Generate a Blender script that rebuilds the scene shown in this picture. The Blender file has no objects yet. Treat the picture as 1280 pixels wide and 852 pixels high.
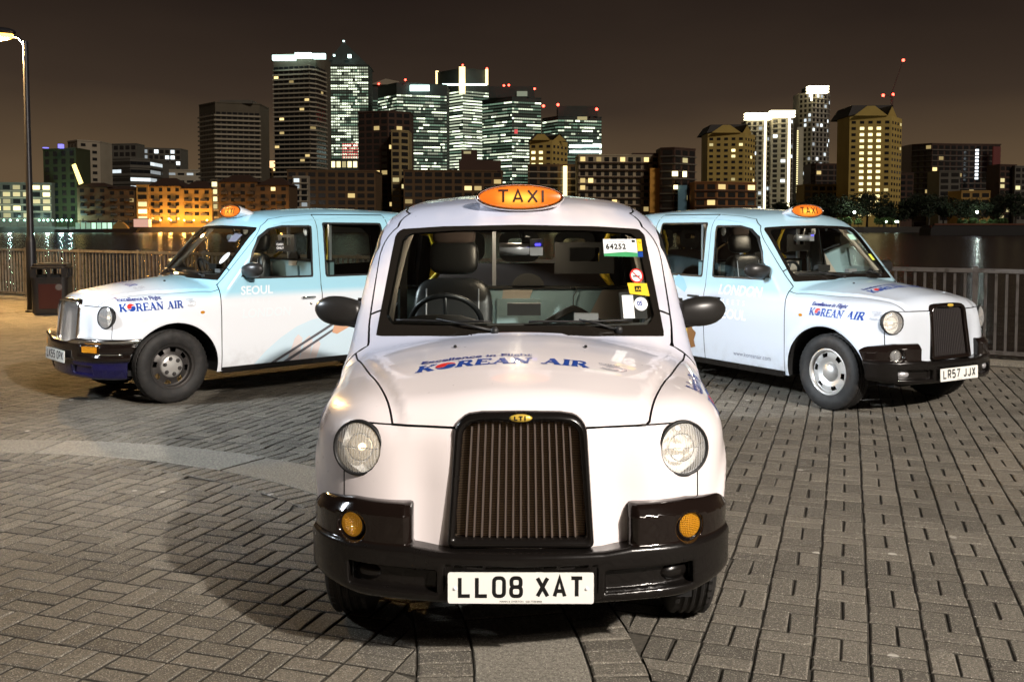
import bpy, math, random
import numpy as np
from mathutils import Vector, Matrix
random.seed(7); RNG = np.random.default_rng(7)
S = bpy.context.scene; COL = S.collection
R = math.radians
# ---------------------------------------------------------------- camera, world, sun
FPX, EYE, PITCH, HORIZON = 1235.0, 1.66, 3.15, 282.0
cd = bpy.data.cameras.new('camera'); cam = bpy.data.objects.new('camera', cd); COL.objects.link(cam)
cam.location = (0, 0, EYE); cam.rotation_euler = (R(90 - PITCH), 0, 0)
cd.sensor_width = 36; cd.lens = FPX * 36 / 1280; cd.shift_y = -(426 - (HORIZON + FPX * math.tan(R(PITCH)))) / 1280
cd.clip_start = .1; cd.clip_end = 6000
S.camera = cam
S.view_settings.view_transform = 'Standard'; S.view_settings.look = 'None'; S.view_settings.exposure = 0; S.view_settings.gamma = 1
S.cycles.max_bounces = 8; S.cycles.transparent_max_bounces = 24; S.cycles.sample_clamp_indirect = 4
try: S.cycles.use_denoising = True
except Exception: pass
w = bpy.data.worlds.new('World'); S.world = w; w.use_nodes = True
nt = w.node_tree; nt.nodes.clear()
def wn(t, **k):
    n = nt.nodes.new(t)
    for a, b in k.items(): setattr(n, a, b)
    return n
# night sky lit from below by the city: brown haze that thins with elevation, a little cloud
tc = wn('ShaderNodeTexCoord'); sep = wn('ShaderNodeSeparateXYZ'); ramp = wn('ShaderNodeValToRGB')
bg = wn('ShaderNodeBackground'); out = wn('ShaderNodeOutputWorld'); noi = wn('ShaderNodeTexNoise'); mx = wn('ShaderNodeMath', operation='MULTIPLY_ADD')
nt.links.new(tc.outputs['Generated'], sep.inputs[0])
mp = wn('ShaderNodeMapping'); mp.inputs['Scale'].default_value = (1, 1, 3.5)
nt.links.new(tc.outputs['Generated'], mp.inputs[0]); nt.links.new(mp.outputs[0], noi.inputs['Vector'])
noi.inputs['Scale'].default_value = 1.6; noi.inputs['Detail'].default_value = 4
nt.links.new(noi.outputs['Fac'], mx.inputs[0]); mx.inputs[1].default_value = .16; sb = wn('ShaderNodeMath', operation='SUBTRACT'); nt.links.new(sep.outputs['Z'], sb.inputs[0]); sb.inputs[1].default_value = .05; nt.links.new(sb.outputs[0], mx.inputs[2])
nt.links.new(mx.outputs[0], ramp.inputs[0])
cr = ramp.color_ramp
cr.elements[0].position = 0.0; cr.elements[0].color = (.150, .098, .052, 1)
cr.elements[1].position = .55; cr.elements[1].color = (.0080, .0040, .0025, 1)
e = cr.elements.new(.08); e.color = (.118, .077, .042, 1)
e = cr.elements.new(.17); e.color = (.044, .029, .0195, 1)
e = cr.elements.new(.28); e.color = (.0165, .0108, .0085, 1)
nt.links.new(ramp.outputs[0], bg.inputs[0]); bg.inputs[1].default_value = 1.0; nt.links.new(bg.outputs[0], out.inputs[0])
sd = bpy.data.lights.new('sun', 'SUN'); sun = bpy.data.objects.new('sun', sd); COL.objects.link(sun)
sd.energy = 1.05; sd.angle = R(10); sd.color = (1, .88, .76)
sun.rotation_euler = Vector((-1.1, 1.5, -1.25)).to_track_quat('-Z', 'Y').to_euler()
# ---------------------------------------------------------------- helpers
MESHES = {}; MATS = {}
def tag(o, label=None, cat=None, group=None, kind=None):
    for k, v in (('label', label), ('category', cat), ('group', group), ('kind', kind)):
        if v: o[k] = v
    return o
def empty(name, loc=(0, 0, 0), rz=0, label=None, cat=None, group=None, kind=None):
    o = bpy.data.objects.new(name, None); COL.objects.link(o); o.location = loc; o.rotation_euler = (0, 0, rz)
    o.empty_display_size = .1
    return tag(o, label, cat, group, kind)
def mesh(name, V, F, N=None, smooth=False, attr=None):
    me = bpy.data.meshes.new(name)
    V = np.asarray(V, float)
    if isinstance(F, np.ndarray):
        k = F.shape[1]; n = len(F)
        me.vertices.add(len(V)); me.vertices.foreach_set('co', V.astype(np.float32).ravel())
        me.loops.add(n * k); me.loops.foreach_set('vertex_index', F.astype(np.int32).ravel())
        me.polygons.add(n); me.polygons.foreach_set('loop_start', np.arange(0, n * k, k, dtype=np.int32))
        me.update(calc_edges=True)
    else:
        me.from_pydata([tuple(v) for v in V], [], [tuple(f) for f in F]); me.update()
    me.polygons.foreach_set('use_smooth', [bool(smooth or N is not None)] * len(me.polygons))
    if N is not None: me.normals_split_custom_set_from_vertices(np.asarray(N, float).tolist())
    if attr is not None:
        a = me.attributes.new('rnd', 'FLOAT', 'FACE'); a.data.foreach_set('value', np.asarray(attr, np.float32))
    return me
def link(name, me, mat=None, parent=None, loc=None, rot=None, **k):
    o = bpy.data.objects.new(name, me); COL.objects.link(o)
    if parent: o.parent = parent
    if loc is not None: o.location = loc
    if rot is not None: o.rotation_euler = rot
    if mat:
        if not me.materials: me.materials.append(None)
        o.material_slots[0].link = 'OBJECT'; o.material_slots[0].material = mat
    return tag(o, **k)
def cached(key, fn):
    if key not in MESHES: MESHES[key] = fn()
    return MESHES[key]
class MB:
    """collects simple shapes into one mesh"""
    def __init__(s): s.v = []; s.f = []; s.a = []
    def add(s, V, F, a=0.):
        n = len(s.v); s.v += [tuple(p) for p in V]; s.f += [tuple(i + n for i in f) for f in F]; s.a += [a] * len(F); return s
    def box(s, c, d, rz=0, a=0., bottom=True):
        x, y, z = [q / 2 for q in d]; C, Z = math.cos(rz), math.sin(rz)
        P = [(sx * x, sy * y, sz * z) for sz in (-1, 1) for sx, sy in ((-1, -1), (1, -1), (1, 1), (-1, 1))]
        V = [(c[0] + p[0] * C - p[1] * Z, c[1] + p[0] * Z + p[1] * C, c[2] + p[2]) for p in P]
        F = [(4, 5, 6, 7), (0, 1, 5, 4), (1, 2, 6, 5), (2, 3, 7, 6), (3, 0, 4, 7)] + ([(3, 2, 1, 0)] if bottom else [])
        return s.add(V, F, a)
    def tube(s, pts, r, n=8, caps=True, a=0.):
        pts = [Vector(p) for p in pts]; rr = r if hasattr(r, '__len__') else [r] * len(pts); V = []; F = []
        up = None
        for i, p in enumerate(pts):
            t = (pts[min(i + 1, len(pts) - 1)] - pts[max(i - 1, 0)]).normalized()
            if up is None: up = t.orthogonal().normalized()
            up = (up - t * up.dot(t)).normalized(); b = t.cross(up)
            for k in range(n):
                q = 2 * math.pi * k / n; V.append(p + (up * math.cos(q) + b * math.sin(q)) * rr[i])
        for i in range(len(pts) - 1):
            for k in range(n): F.append((i * n + k, i * n + (k + 1) % n, (i + 1) * n + (k + 1) % n, (i + 1) * n + k))
        if caps: F += [tuple(range(n - 1, -1, -1)), tuple((len(pts) - 1) * n + k for k in range(n))]
        return s.add(V, F, a)
    def lathe(s, prof, n=32, axis='z', c=(0, 0, 0), a=0., close=False):
        V = []; F = []; m = len(prof)
        for k in range(n):
            q = 2 * math.pi * k / n
            for (r, h) in prof:
                x, y = r * math.cos(q), r * math.sin(q)
                p = {'z': (x, y, h), 'y': (x, h, y), 'x': (h, x, y)}[axis]; V.append((p[0] + c[0], p[1] + c[1], p[2] + c[2]))
        for k in range(n):
            for i in range(m - (0 if close else 1)):
                j = (i + 1) % m; k2 = (k + 1) % n
                F.append((k * m + i, k2 * m + i, k2 * m + j, k * m + j) if axis != 'y' else (k * m + j, k2 * m + j, k2 * m + i, k * m + i))
        return s.add(V, F, a)
    def ellipsoid(s, c, r, n=16, m=10, M=None):
        V = []; F = []
        for i in range(m + 1):
            th = math.pi * i / m
            for k in range(n):
                q = 2 * math.pi * k / n; p = Vector((r[0] * math.sin(th) * math.cos(q), r[1] * math.sin(th) * math.sin(q), r[2] * math.cos(th)))
                if M: p = M @ p
                V.append((p[0] + c[0], p[1] + c[1], p[2] + c[2]))
        for i in range(m):
            for k in range(n): F.append((i * n + k, (i + 1) * n + k, (i + 1) * n + (k + 1) % n, i * n + (k + 1) % n))
        return s.add(V, F)
    def prism(s, poly, h0, h1, plane='xy'):
        """polygon extruded between h0 and h1 along the axis missing from plane"""
        n = len(poly)
        def P(p, h): return {'xy': (p[0], p[1], h), 'xz': (p[0], h, p[1]), 'yz': (h, p[0], p[1])}[plane]
        V = [P(p, h0) for p in poly] + [P(p, h1) for p in poly]
        F = [tuple(range(n))[::-1], tuple(range(n, 2 * n))] + [(i, (i + 1) % n, (i + 1) % n + n, i + n) for i in range(n)]
        return s.add(V, F)
    def mesh(s, name, smooth=False): return mesh(name, s.v, s.f, smooth=smooth, attr=s.a)
    def build(s, name, mat, parent=None, smooth=False, bevel=0, loc=None, rot=None, **k):
        me = s.mesh(name, smooth)
        o = link(name, me, mat, parent, loc, rot, **k)
        if bevel:
            b = o.modifiers.new('bevel', 'BEVEL'); b.width = bevel; b.segments = 2; b.limit_method = 'ANGLE'; b.angle_limit = R(35)
        if smooth: smooth_by_angle(me)
        return o
def smooth_by_angle(me, ang=40):
    me.update()
    fn = {}; 
    nor = [p.normal.copy() for p in me.polygons]; c = math.cos(R(ang))
    for p in me.polygons:
        for ek in p.edge_keys: fn.setdefault(ek, []).append(p.index)
    sharp = np.zeros(len(me.edges), bool)
    for e in me.edges:
        q = fn.get(tuple(sorted(e.vertices)), ())
        if len(q) == 2 and nor[q[0]].dot(nor[q[1]]) < c: sharp[e.index] = True
    a = me.attributes.get('sharp_edge') or me.attributes.new('sharp_edge', 'BOOLEAN', 'EDGE')
    a.data.foreach_set('value', sharp)
def mat(name, col=(.5, .5, .5), rough=.5, metal=0., emit=None, es=1., coat=0., trans=0., ior=1.45, spec=None, alpha=1.):
    if name in MATS: return MATS[name]
    m = bpy.data.materials.new(name); m.use_nodes = True; b = m.node_tree.nodes['Principled BSDF']
    b.inputs['Base Color'].default_value = (*col, 1); b.inputs['Roughness'].default_value = rough; b.inputs['Metallic'].default_value = metal
    b.inputs['Coat Weight'].default_value = coat; b.inputs['Coat Roughness'].default_value = .04
    b.inputs['Transmission Weight'].default_value = trans; b.inputs['IOR'].default_value = ior
    if spec is not None: b.inputs['Specular IOR Level'].default_value = spec
    if emit: b.inputs['Emission Color'].default_value = (*emit, 1); b.inputs['Emission Strength'].default_value = es
    MATS[name] = m; return m
class NT:
    """small node-building helper on a material"""
    def __init__(s, m): s.m = m; s.t = m.node_tree; s.b = s.t.nodes['Principled BSDF']
    def n(s, t, ins=(), **k):
        q = s.t.nodes.new(t)
        for a, b in k.items(): setattr(q, a, b)
        for a, b in dict(ins).items():
            if hasattr(b, 'is_output'): s.t.links.new(b, q.inputs[a])
            else: q.inputs[a].default_value = b
        return q
    def math(s, op, a, b=0., c=0., clamp=False):
        q = s.t.nodes.new('ShaderNodeMath'); q.operation = op; q.use_clamp = clamp
        for i, v in enumerate((a, b, c)):
            if hasattr(v, 'is_output'): s.t.links.new(v, q.inputs[i])
            else: q.inputs[i].default_value = v
        return q.outputs[0]
    def mix(s, f, a, b, blend='MIX'):
        q = s.t.nodes.new('ShaderNodeMix'); q.data_type = 'RGBA'; q.blend_type = blend
        for i, v in ((0, f), (6, a), (7, b)):
            if hasattr(v, 'is_output'): s.t.links.new(v, q.inputs[i])
            else: q.inputs[i].default_value = v if i == 0 else (*v, 1) if len(v) == 3 else v
        return q.outputs[2]
    def noise(s, scale, detail=3, vec=None, rough=.55):
        q = s.n('ShaderNodeTexNoise', {'Scale': scale, 'Detail': detail, 'Roughness': rough})
        if vec is not None: s.t.links.new(vec, q.inputs['Vector'])
        return q.outputs['Fac']
    def step(s, v, a, b):
        q = s.t.nodes.new('ShaderNodeMapRange'); q.interpolation_type = 'SMOOTHSTEP'
        s.t.links.new(v, q.inputs[0]); q.inputs[1].default_value = a; q.inputs[2].default_value = b; return q.outputs[0]
    def obj(s): return s.n('ShaderNodeTexCoord').outputs['Object']
    def pos(s): return s.n('ShaderNodeNewGeometry').outputs['Position']
    def xyz(s, v):
        q = s.n('ShaderNodeSeparateXYZ'); s.t.links.new(v, q.inputs[0]); return q.outputs
    def to(s, name, v): s.t.links.new(v, s.b.inputs[name])
    def bump(s, h, strength=.3, dist=.01):
        q = s.n('ShaderNodeBump', {'Strength': strength, 'Distance': dist, 'Height': h}); s.t.links.new(q.outputs[0], s.b.inputs['Normal'])
# ---------------------------------------------------------------- implicit body surfaces: fields, surface nets, clipping
def smax(a, b, k):
    h = np.maximum(k - np.abs(a - b), 0) / k; return np.maximum(a, b) + h * h * k / 4
def smin(a, b, k): return -smax(-a, -b, k)
def table(xs, ys):
    """smooth monotone curve through knots"""
    xs = np.array(xs, float); ys = np.array(ys, float); o = np.argsort(xs); xs = xs[o]; ys = ys[o]
    d = np.diff(ys) / np.diff(xs); m = np.zeros(len(xs)); m[0] = d[0]; m[-1] = d[-1]
    for i in range(1, len(xs) - 1): m[i] = 0 if d[i - 1] * d[i] <= 0 else 2 * d[i - 1] * d[i] / (d[i - 1] + d[i])
    X = np.linspace(xs[0], xs[-1], 800); i = np.clip(np.searchsorted(xs, X) - 1, 0, len(xs) - 2); h = xs[i + 1] - xs[i]; t = (X - xs[i]) / h
    Y = ys[i] * (2 * t**3 - 3 * t**2 + 1) + m[i] * h * (t**3 - 2 * t**2 + t) + ys[i + 1] * (-2 * t**3 + 3 * t**2) + m[i + 1] * h * (t**3 - t**2)
    return lambda q: np.interp(q, X, Y)
def sdpoly(px, py, poly):
    """signed distance to polygon, negative inside"""
    P = np.array(poly, float); n = len(P); d = np.full(np.shape(px), 1e9); s = np.ones(np.shape(px))
    for i in range(n):
        a = P[i]; b = P[i - 1]; e = b - a; wx = px - a[0]; wy = py - a[1]
        t = np.clip((wx * e[0] + wy * e[1]) / (e @ e), 0, 1); d = np.minimum(d, (wx - e[0] * t)**2 + (wy - e[1] * t)**2)
        c1 = py >= a[1]; c2 = py < b[1]; c3 = e[0] * wy > e[1] * wx
        s = np.where((c1 & c2 & c3) | (~c1 & ~c2 & ~c3), -s, s)
    return s * np.sqrt(d)
def grad(f, P, e=1e-3):
    g = np.empty_like(P)
    for i in range(3):
        A = P.copy(); A[:, i] += e; B = P.copy(); B[:, i] -= e; g[:, i] = (f(A) - f(B)) / (2 * e)
    return g
def normals(f, P):
    g = grad(f, P); return g / np.maximum(np.linalg.norm(g, axis=1, keepdims=True), 1e-9)
def settle(f, P, n=5, hold=None):
    for _ in range(n):
        g = grad(f, P)
        if hold is not None: g[:, hold] = 0
        P = P - (f(P) / np.maximum((g * g).sum(1), .05))[:, None] * g
    return P
def nets(f, lo, hi, h, it=4):
    lo = np.array(lo, float); n = np.ceil((np.array(hi) - lo) / h).astype(int) + 1
    ax = [lo[i] + h * np.arange(n[i]) for i in range(3)]
    G = np.stack(np.meshgrid(*ax, indexing='ij'), -1).reshape(-1, 3); v = f(G).reshape(n); s = v < 0
    c = np.zeros(n - 1, int)
    for a in (0, 1):
        for b in (0, 1):
            for d in (0, 1): c += s[a:n[0] - 1 + a, b:n[1] - 1 + b, d:n[2] - 1 + d]
    act = (c > 0) & (c < 8); idx = -np.ones(n - 1, int); idx[act] = np.arange(act.sum()); I = np.argwhere(act)
    P = np.zeros((len(I), 3)); cnt = np.zeros(len(I))
    cor = [(a, b, d) for a in (0, 1) for b in (0, 1) for d in (0, 1)]
    for p in cor:
        for q in cor:
            if sum(abs(p[i] - q[i]) for i in range(3)) == 1 and p < q:
                A = I + p; B = I + q; va = v[tuple(A.T)]; vb = v[tuple(B.T)]; m = (va < 0) != (vb < 0)
                t = np.where(m, va / np.where(m, va - vb, 1), 0)[:, None]; P += np.where(m[:, None], A + (B - A) * t, 0); cnt += m
    P = lo + h * P / cnt[:, None]; P = settle(f, P, it)
    Q = []
    for a in range(3):
        b, d = (a + 1) % 3, (a + 2) % 3
        sl = [slice(0, n[0]), slice(0, n[1]), slice(0, n[2])]; s0 = list(sl); s1 = list(sl); s0[a] = slice(0, n[a] - 1); s1[a] = slice(1, n[a])
        E = np.argwhere(s[tuple(s0)] != s[tuple(s1)]); E = E[(E[:, b] > 0) & (E[:, d] > 0) & (E[:, b] < n[b] - 1) & (E[:, d] < n[d] - 1)]
        ub = np.zeros(3, int); ub[b] = 1; ud = np.zeros(3, int); ud[d] = 1
        q = np.stack([idx[tuple((E - ub - ud).T)], idx[tuple((E - ud).T)], idx[tuple(E.T)], idx[tuple((E - ub).T)]], 1)
        fl = ~s[tuple(E.T)]; q[fl] = q[fl][:, ::-1]; Q.append(q)
    Q = np.concatenate(Q)
    return P, np.concatenate([Q[:, [0, 1, 2]], Q[:, [0, 2, 3]]])
def clip(V, F, val):
    """keep the part of a triangle mesh where val < 0, cutting triangles along the zero line"""
    ins = val < 0; c = ins[F].sum(1); keep = F[c == 3]; V = list([V]); nv = len(V[0]); V0 = V[0]
    cut = F[(c > 0) & (c < 3)]
    if len(cut):
        ci = ins[cut]; one = ci.sum(1) == 1
        k = np.where(one, np.argmax(ci, 1), np.argmin(ci, 1)); r = np.arange(len(cut))
        a = cut[r, k]; b = cut[r, (k + 1) % 3]; d = cut[r, (k + 2) % 3]
        def mk(p, q):
            key = np.stack([np.minimum(p, q), np.maximum(p, q)], 1); return key
        K = np.concatenate([mk(a, b), mk(a, d)]); U, inv = np.unique(K, axis=0, return_inverse=True); inv = inv.ravel()
        t = (val[U[:, 0]] / (val[U[:, 0]] - val[U[:, 1]]))[:, None]; NV = V0[U[:, 0]] + (V0[U[:, 1]] - V0[U[:, 0]]) * t
        ab = nv + inv[:len(cut)]; ad = nv + inv[len(cut):]
        t1 = np.stack([a, ab, ad], 1)[one]
        two = ~one; t2 = np.stack([ab, b, d], 1)[two]; t3 = np.stack([ab, d, ad], 1)[two]
        keep = np.concatenate([keep, t1, t2, t3]); V.append(NV)
    V = np.concatenate(V); used, inv = np.unique(keep, return_inverse=True)
    return V[used], inv.reshape(-1, 3)
def cut(V, F, fn, g=.0):
    """split into inside (fn < -g) and outside (fn > g)"""
    q = fn(V); return clip(V, F, q + g), clip(V, F, g - q)
def fieldmesh(name, f, V, F, off=0.):
    if len(F) == 0: return None
    N = normals(f, V); A = V + N * off
    return mesh(name, A, F, N=N)
# ---------------------------------------------------------------- materials of the taxis
def paint(name, base, tint, kind):
    """wrapped bodywork: white film printed with a soft cyan fade; clear coat with road film low down"""
    m = mat(name, base, .28, coat=.9); q = NT(m); o = q.xyz(q.obj()); n = q.noise(1.6, 3, q.obj())
    X, Y, Z = o[0], o[1], o[2]
    if kind == 'left':      # cyan roof, bonnet rear and window surrounds, white below, a blue arc low on the doors
        a = q.step(q.math('ADD', Z, q.math('MULTIPLY', n, .30)), 1.02, 1.85)
        b = q.math('MULTIPLY', q.step(X, .20, -.32), q.step(Z, .93, 1.03)); fac = q.math('MAXIMUM', q.math('MULTIPLY', a, .8), b)
        far = q.step(X, -1.2, -2.6); fac = q.math('MAXIMUM', fac, q.math('MULTIPLY', far, .30))
    elif kind == 'right':
        a = q.step(q.math('ADD', Z, q.math('MULTIPLY', n, .35)), 1.15, 2.1)
        b = q.math('MULTIPLY', q.math('MULTIPLY', q.step(X, .25, -.38), q.step(Z, .95, 1.06)), .75); fac = q.math('MAXIMUM', q.math('MULTIPLY', a, .7), b)
    else:
        b = q.math('MULTIPLY', q.math('MULTIPLY', q.step(X, .30, -.40), q.step(Z, .98, 1.04)), .9)
        fac = q.math('MULTIPLY', b, q.step(n, .3, .62))
    col = q.mix(fac, base, tint)
    dirt = q.math('MULTIPLY', q.step(Z, .55, .24), q.step(q.noise(7, 5, q.obj(), .7), .38, .72))
    col = q.mix(q.math('MULTIPLY', dirt, .35), col, (.25, .23, .21)); q.to('Base Color', col)
    q.to('Roughness', q.math('MULTIPLY_ADD', q.noise(30, 4, q.obj()), .12, .24))
    q.bump(q.noise(1.4, 2, q.obj()), .10, .02)
    return m
def glass(name, tint, refl=1.):
    if name in MATS: return MATS[name]
    m = bpy.data.materials.new(name); m.use_nodes = True; t = m.node_tree; t.nodes.clear()
    o = t.nodes.new('ShaderNodeOutputMaterial'); mx = t.nodes.new('ShaderNodeMixShader'); tr = t.nodes.new('ShaderNodeBsdfTransparent'); gl = t.nodes.new('ShaderNodeBsdfGlossy'); fr = t.nodes.new('ShaderNodeFresnel')
    tr.inputs[0].default_value = (*tint, 1); gl.inputs['Roughness'].default_value = .015; gl.inputs[0].default_value = (refl, refl, refl, 1); fr.inputs[0].default_value = 1.5
    t.links.new(fr.outputs[0], mx.inputs[0]); t.links.new(tr.outputs[0], mx.inputs[1]); t.links.new(gl.outputs[0], mx.inputs[2]); t.links.new(mx.outputs[0], o.inputs[0])
    MATS[name] = m; return m
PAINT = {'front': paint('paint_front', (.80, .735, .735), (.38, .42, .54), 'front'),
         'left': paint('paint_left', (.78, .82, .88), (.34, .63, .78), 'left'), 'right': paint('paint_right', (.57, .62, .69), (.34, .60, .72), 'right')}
M_BLACK = mat('black_gloss', (.008, .005, .004), .10, coat=.5)
M_BPLAS = mat('black_bumper_plastic', (.006, .005, .0045), .28, spec=.35, coat=.35)
q = NT(M_BPLAS); q.bump(q.noise(180, 3, q.obj()), .12, .002); q.to('Roughness', q.math('MULTIPLY_ADD', q.noise(9, 5, q.obj()), .18, .16))
M_MIRR = mat('mirror_housing', (.018, .017, .016), .34)
M_RUB = mat('rubber_seal', (.010, .010, .010), .5)
M_TYRE = mat('tyre_rubber', (.014, .013, .012), .65)
q = NT(M_TYRE); q.to('Base Color', q.mix(q.step(q.noise(14, 5, q.obj()), .4, .75), (.010, .0095, .009), (.026, .023, .021)))
M_CHROME = mat('chrome', (.85, .84, .82), .09, 1.)
M_STEEL = mat('wheel_silver', (.50, .49, .47), .40, .6)
q = NT(M_STEEL); q.to('Roughness', q.math('MULTIPLY_ADD', q.noise(20, 5, q.obj()), .35, .22))
M_DKSTEEL = mat('dark_steel', (.06, .055, .052), .45, .5)
M_GBAR = mat('grille_bar_bronze', (.34, .28, .25), .32, .8)
M_BRIGHTBAR = mat('bright_bar', (.75, .75, .75), .38, .7)
M_HOLE = mat('black_void', (.004, .004, .004), .8)
M_GLASS = glass('clear_glass', (.86, .90, .88)); M_GLASS2 = glass('tinted_glass', (.55, .60, .58)); M_LENS = glass('lamp_lens', (.95, .95, .95))
M_AMBER = mat('amber_lens', (.85, .36, .02), .12, trans=.35, emit=(1, .42, .03), es=.16); q = NT(M_AMBER)
ao = q.xyz(q.obj()); q.bump(q.math('ADD', q.math('SINE', q.math('MULTIPLY', ao[0], 900)), q.math('SINE', q.math('MULTIPLY', ao[1], 900))), .9, .003)
M_PLATE = mat('plate_white', (.78, .78, .74), .35); M_INK = mat('plate_black', (.006, .006, .006), .4)
M_NAVY = mat('navy_print', (.020, .035, .20), .35); M_BLUEP = mat('blue_print', (.010, .050, .27), .35); M_REDP = mat('red_print', (.62, .03, .025), .35); M_GREYP = mat('grey_print', (.16, .17, .22), .4)
M_WHITE = mat('white_print', (.82, .84, .86), .4); M_SILVERP = mat('pale_print', (.88, .92, .96), .35)
M_DASH = mat('dashboard_plastic', (.022, .021, .020), .55); M_LEATH = mat('black_leather', (.013, .014, .015), .36)
q = NT(M_LEATH); q.bump(q.noise(90, 4, q.obj()), .25, .003)
M_PART = mat('partition_grey_blue', (.27, .40, .44), .6); M_TRIM = mat('pillar_trim', (.45, .40, .34), .7); M_YEL = mat('yellow_plastic', (.75, .52, .03), .4)
M_SEATF = mat('seat_fabric', (.05, .035, .03), .85); M_SILV = mat('silver_plastic', (.5, .5, .52), .3, .5)
M_BLUEBUMP = mat('blue_bumper', (.006, .005, .042), .18, coat=.7)
M_CRBUMP = mat('chrome_bumper', (.85, .83, .80), .16, 1.)
M_TAXI = mat('taxi_sign_lens', (.42, .12, .015), .22, coat=.5, emit=(1, .30, .02), es=1.)
q = NT(M_TAXI); o = q.xyz(q.obj())
hot = q.math('MULTIPLY', q.step(q.math('ABSOLUTE', o[1]), .16, .04), q.step(q.math('ABSOLUTE', q.math('ADD', o[2], .008)), .060, .0))
q.to('Emission Color', q.mix(hot, (1, .13, .004), (1, .52, .06))); q.to('Emission Strength', q.math('MULTIPLY_ADD', hot, 1.0, .50))
M_HEX = mat('grille_mesh', (.03, .02, .015), .4, .6); q = NT(M_HEX); o = q.xyz(q.obj())
def _hex():
    u = q.math('SINE', q.math('MULTIPLY', o[1], 900)); v = q.math('SINE', q.math('MULTIPLY_ADD', o[2], 520, q.math('MULTIPLY', q.math('SIGN', u), 1.57)))
    return q.step(q.math('MULTIPLY', q.math('ABSOLUTE', u), q.math('ABSOLUTE', v)), .22, .12)
h = _hex(); q.to('Base Color', q.mix(h, (.004, .003, .003), (.38, .26, .15))); q.to('Metallic', h)
# ---------------------------------------------------------------- the taxi: body field (x forward from the front axle, y to its left, z up)
W_lo = table([.15, .30, .45, .6, .8, .95, 1.05, 1.14, 1.3], [.80, .832, .85, .860, .864, .858, .845, .822, .75])
W_hi = table([.9, 1.13, 1.4, 1.7, 1.95], [.856, .826, .790, .748, .690])
NARROW = table([-4, -3.2, -2.6, -.6, -.1, .3, .7, 1.1], [.05, .014, 0, 0, .018, .036, .07, .12])
HOODZ = table([-1.2, -.42, -.1, .2, .45, .62, .72, .85], [1.17, 1.15, 1.115, 1.075, 1.03, .993, .962, .90])
NOSE = table([.1, .3, .46, .7, .85, .97, 1.1], [.70, .705, .70, .685, .668, .64, .60])
ROOF = table([-4.1, -3.7, -3.2, -2.6, -2.0, -1.4, -1.05, -.8, -.4], [1.66, 1.735, 1.80, 1.842, 1.856, 1.825, 1.775, 1.715, 1.56])
AX = (0.0, -2.886); WR = .345
def hood_line(x): return .465 + (.62 - x) * .296
def f_body(P):
    x, y, z = P[:, 0], np.abs(P[:, 1]), P[:, 2]
    Wl = W_lo(z) - NARROW(x)
    H = HOODZ(x) - .19 * y * y
    ins = np.clip((hood_line(x) - .012 - y) / .05, 0, 1); ins = ins * ins * (3 - 2 * ins)
    H = H - .004 + .018 * ins * np.clip((x + .6) / .4, 0, 1)
    dome = np.clip((x + .2) / .9, 0, 1); H = H + .014 * dome * np.exp(-(y / (.30 - .05 * dome))**4)
    lampb = .035 * np.exp(-((y - .64) / .14)**2) * np.clip((x - .0) / .5, 0, 1); H = H + lampb
    nose = NOSE(z) - .27 * y * y - .020 * np.exp(-((y - .36) / .09)**2) * np.clip((1.0 - z) / .3, 0, 1)
    lo = smax(y - Wl, x - nose, .34)
    lo = smax(lo, z - H, .13)
    lo = smax(lo, -3.80 - x + .16 * y * y + .10 * np.clip(z - .9, 0, 1), .25)
    lo = smax(lo, .20 - z, .04)
    ws = -.503 - .90 * (z - 1.134) + .24 * (.48 - y * y)
    up = smax(y - (W_hi(z) - .9 * NARROW(np.minimum(x, -.6))), x - ws, .10)
    up = smax(up, z - (ROOF(x) - .135 * y * y), .17)
    up = smax(up, -3.78 - x + .30 * (z - 1.0) + .12 * y * y, .30)
    up = smax(up, .95 - z, .05)
    b = smin(lo, up, .05)
    for ax in AX:                      # flared wheel-arch lips
        r = np.sqrt((x - ax)**2 + (z - WR)**2)
        b = b - .014 * np.exp(-((r - .43) / .045)**2) * np.clip((y - .6) / .1, 0, 1)
    return b
WS_OUT = [(0, 1.150), (.45, 1.142), (.69, 1.134), (.645, 1.612), (.62, 1.638), (.4, 1.652), (0, 1.66)]
WS_IN = [(0, 1.200), (.40, 1.195), (.615, 1.195), (.640, 1.225), (.598, 1.585), (.57, 1.607), (.35, 1.622), (0, 1.627)]
def sym(poly): return [(-p[0], p[1]) for p in poly[1:-1]][::-1] and (poly + [(-p[0], p[1]) for p in poly[1:-1]][::-1])
W1 = [(-1.472, 1.145), (-1.50, 1.652), (-1.18, 1.652), (-1.03, 1.622), (-.92, 1.545), (-.83, 1.40), (-.775, 1.25), (-.762, 1.15)]
W2 = [(-1.650, 1.150), (-1.664, 1.672), (-2.362, 1.668), (-2.385, 1.150)]
W3 = [(-2.62, 1.18), (-2.61, 1.655), (-3.12, 1.63), (-3.24, 1.54), (-3.30, 1.20)]
W4 = [(-.56, 1.16), (-.52, 1.60), (.52, 1.60), (.56, 1.16)]
D1 = [(-.455, .27), (-.452, .98), (-.47, 1.085), (-.56, 1.18), (-.99, 1.655), (-1.10, 1.725), (-1.25, 1.752), (-1.574, 1.775), (-1.566, 1.1), (-1.563, .27)]
D2 = [(-1.563, .27), (-1.566, 1.1), (-1.574, 1.775), (-2.46, 1.775), (-2.50, 1.1), (-2.46, .72), (-2.36, .48), (-2.33, .27)]
def rnd(poly, r): return lambda a, b: sdpoly(a, b, poly) - r
def shrink(poly, r):
    c = np.mean(poly, 0); return [tuple(np.array(p) - np.sign(np.array(p) - c) * r) for p in poly]
LAMP_C = np.array((.545, .611, .826)); LAMP_R = .099
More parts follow.
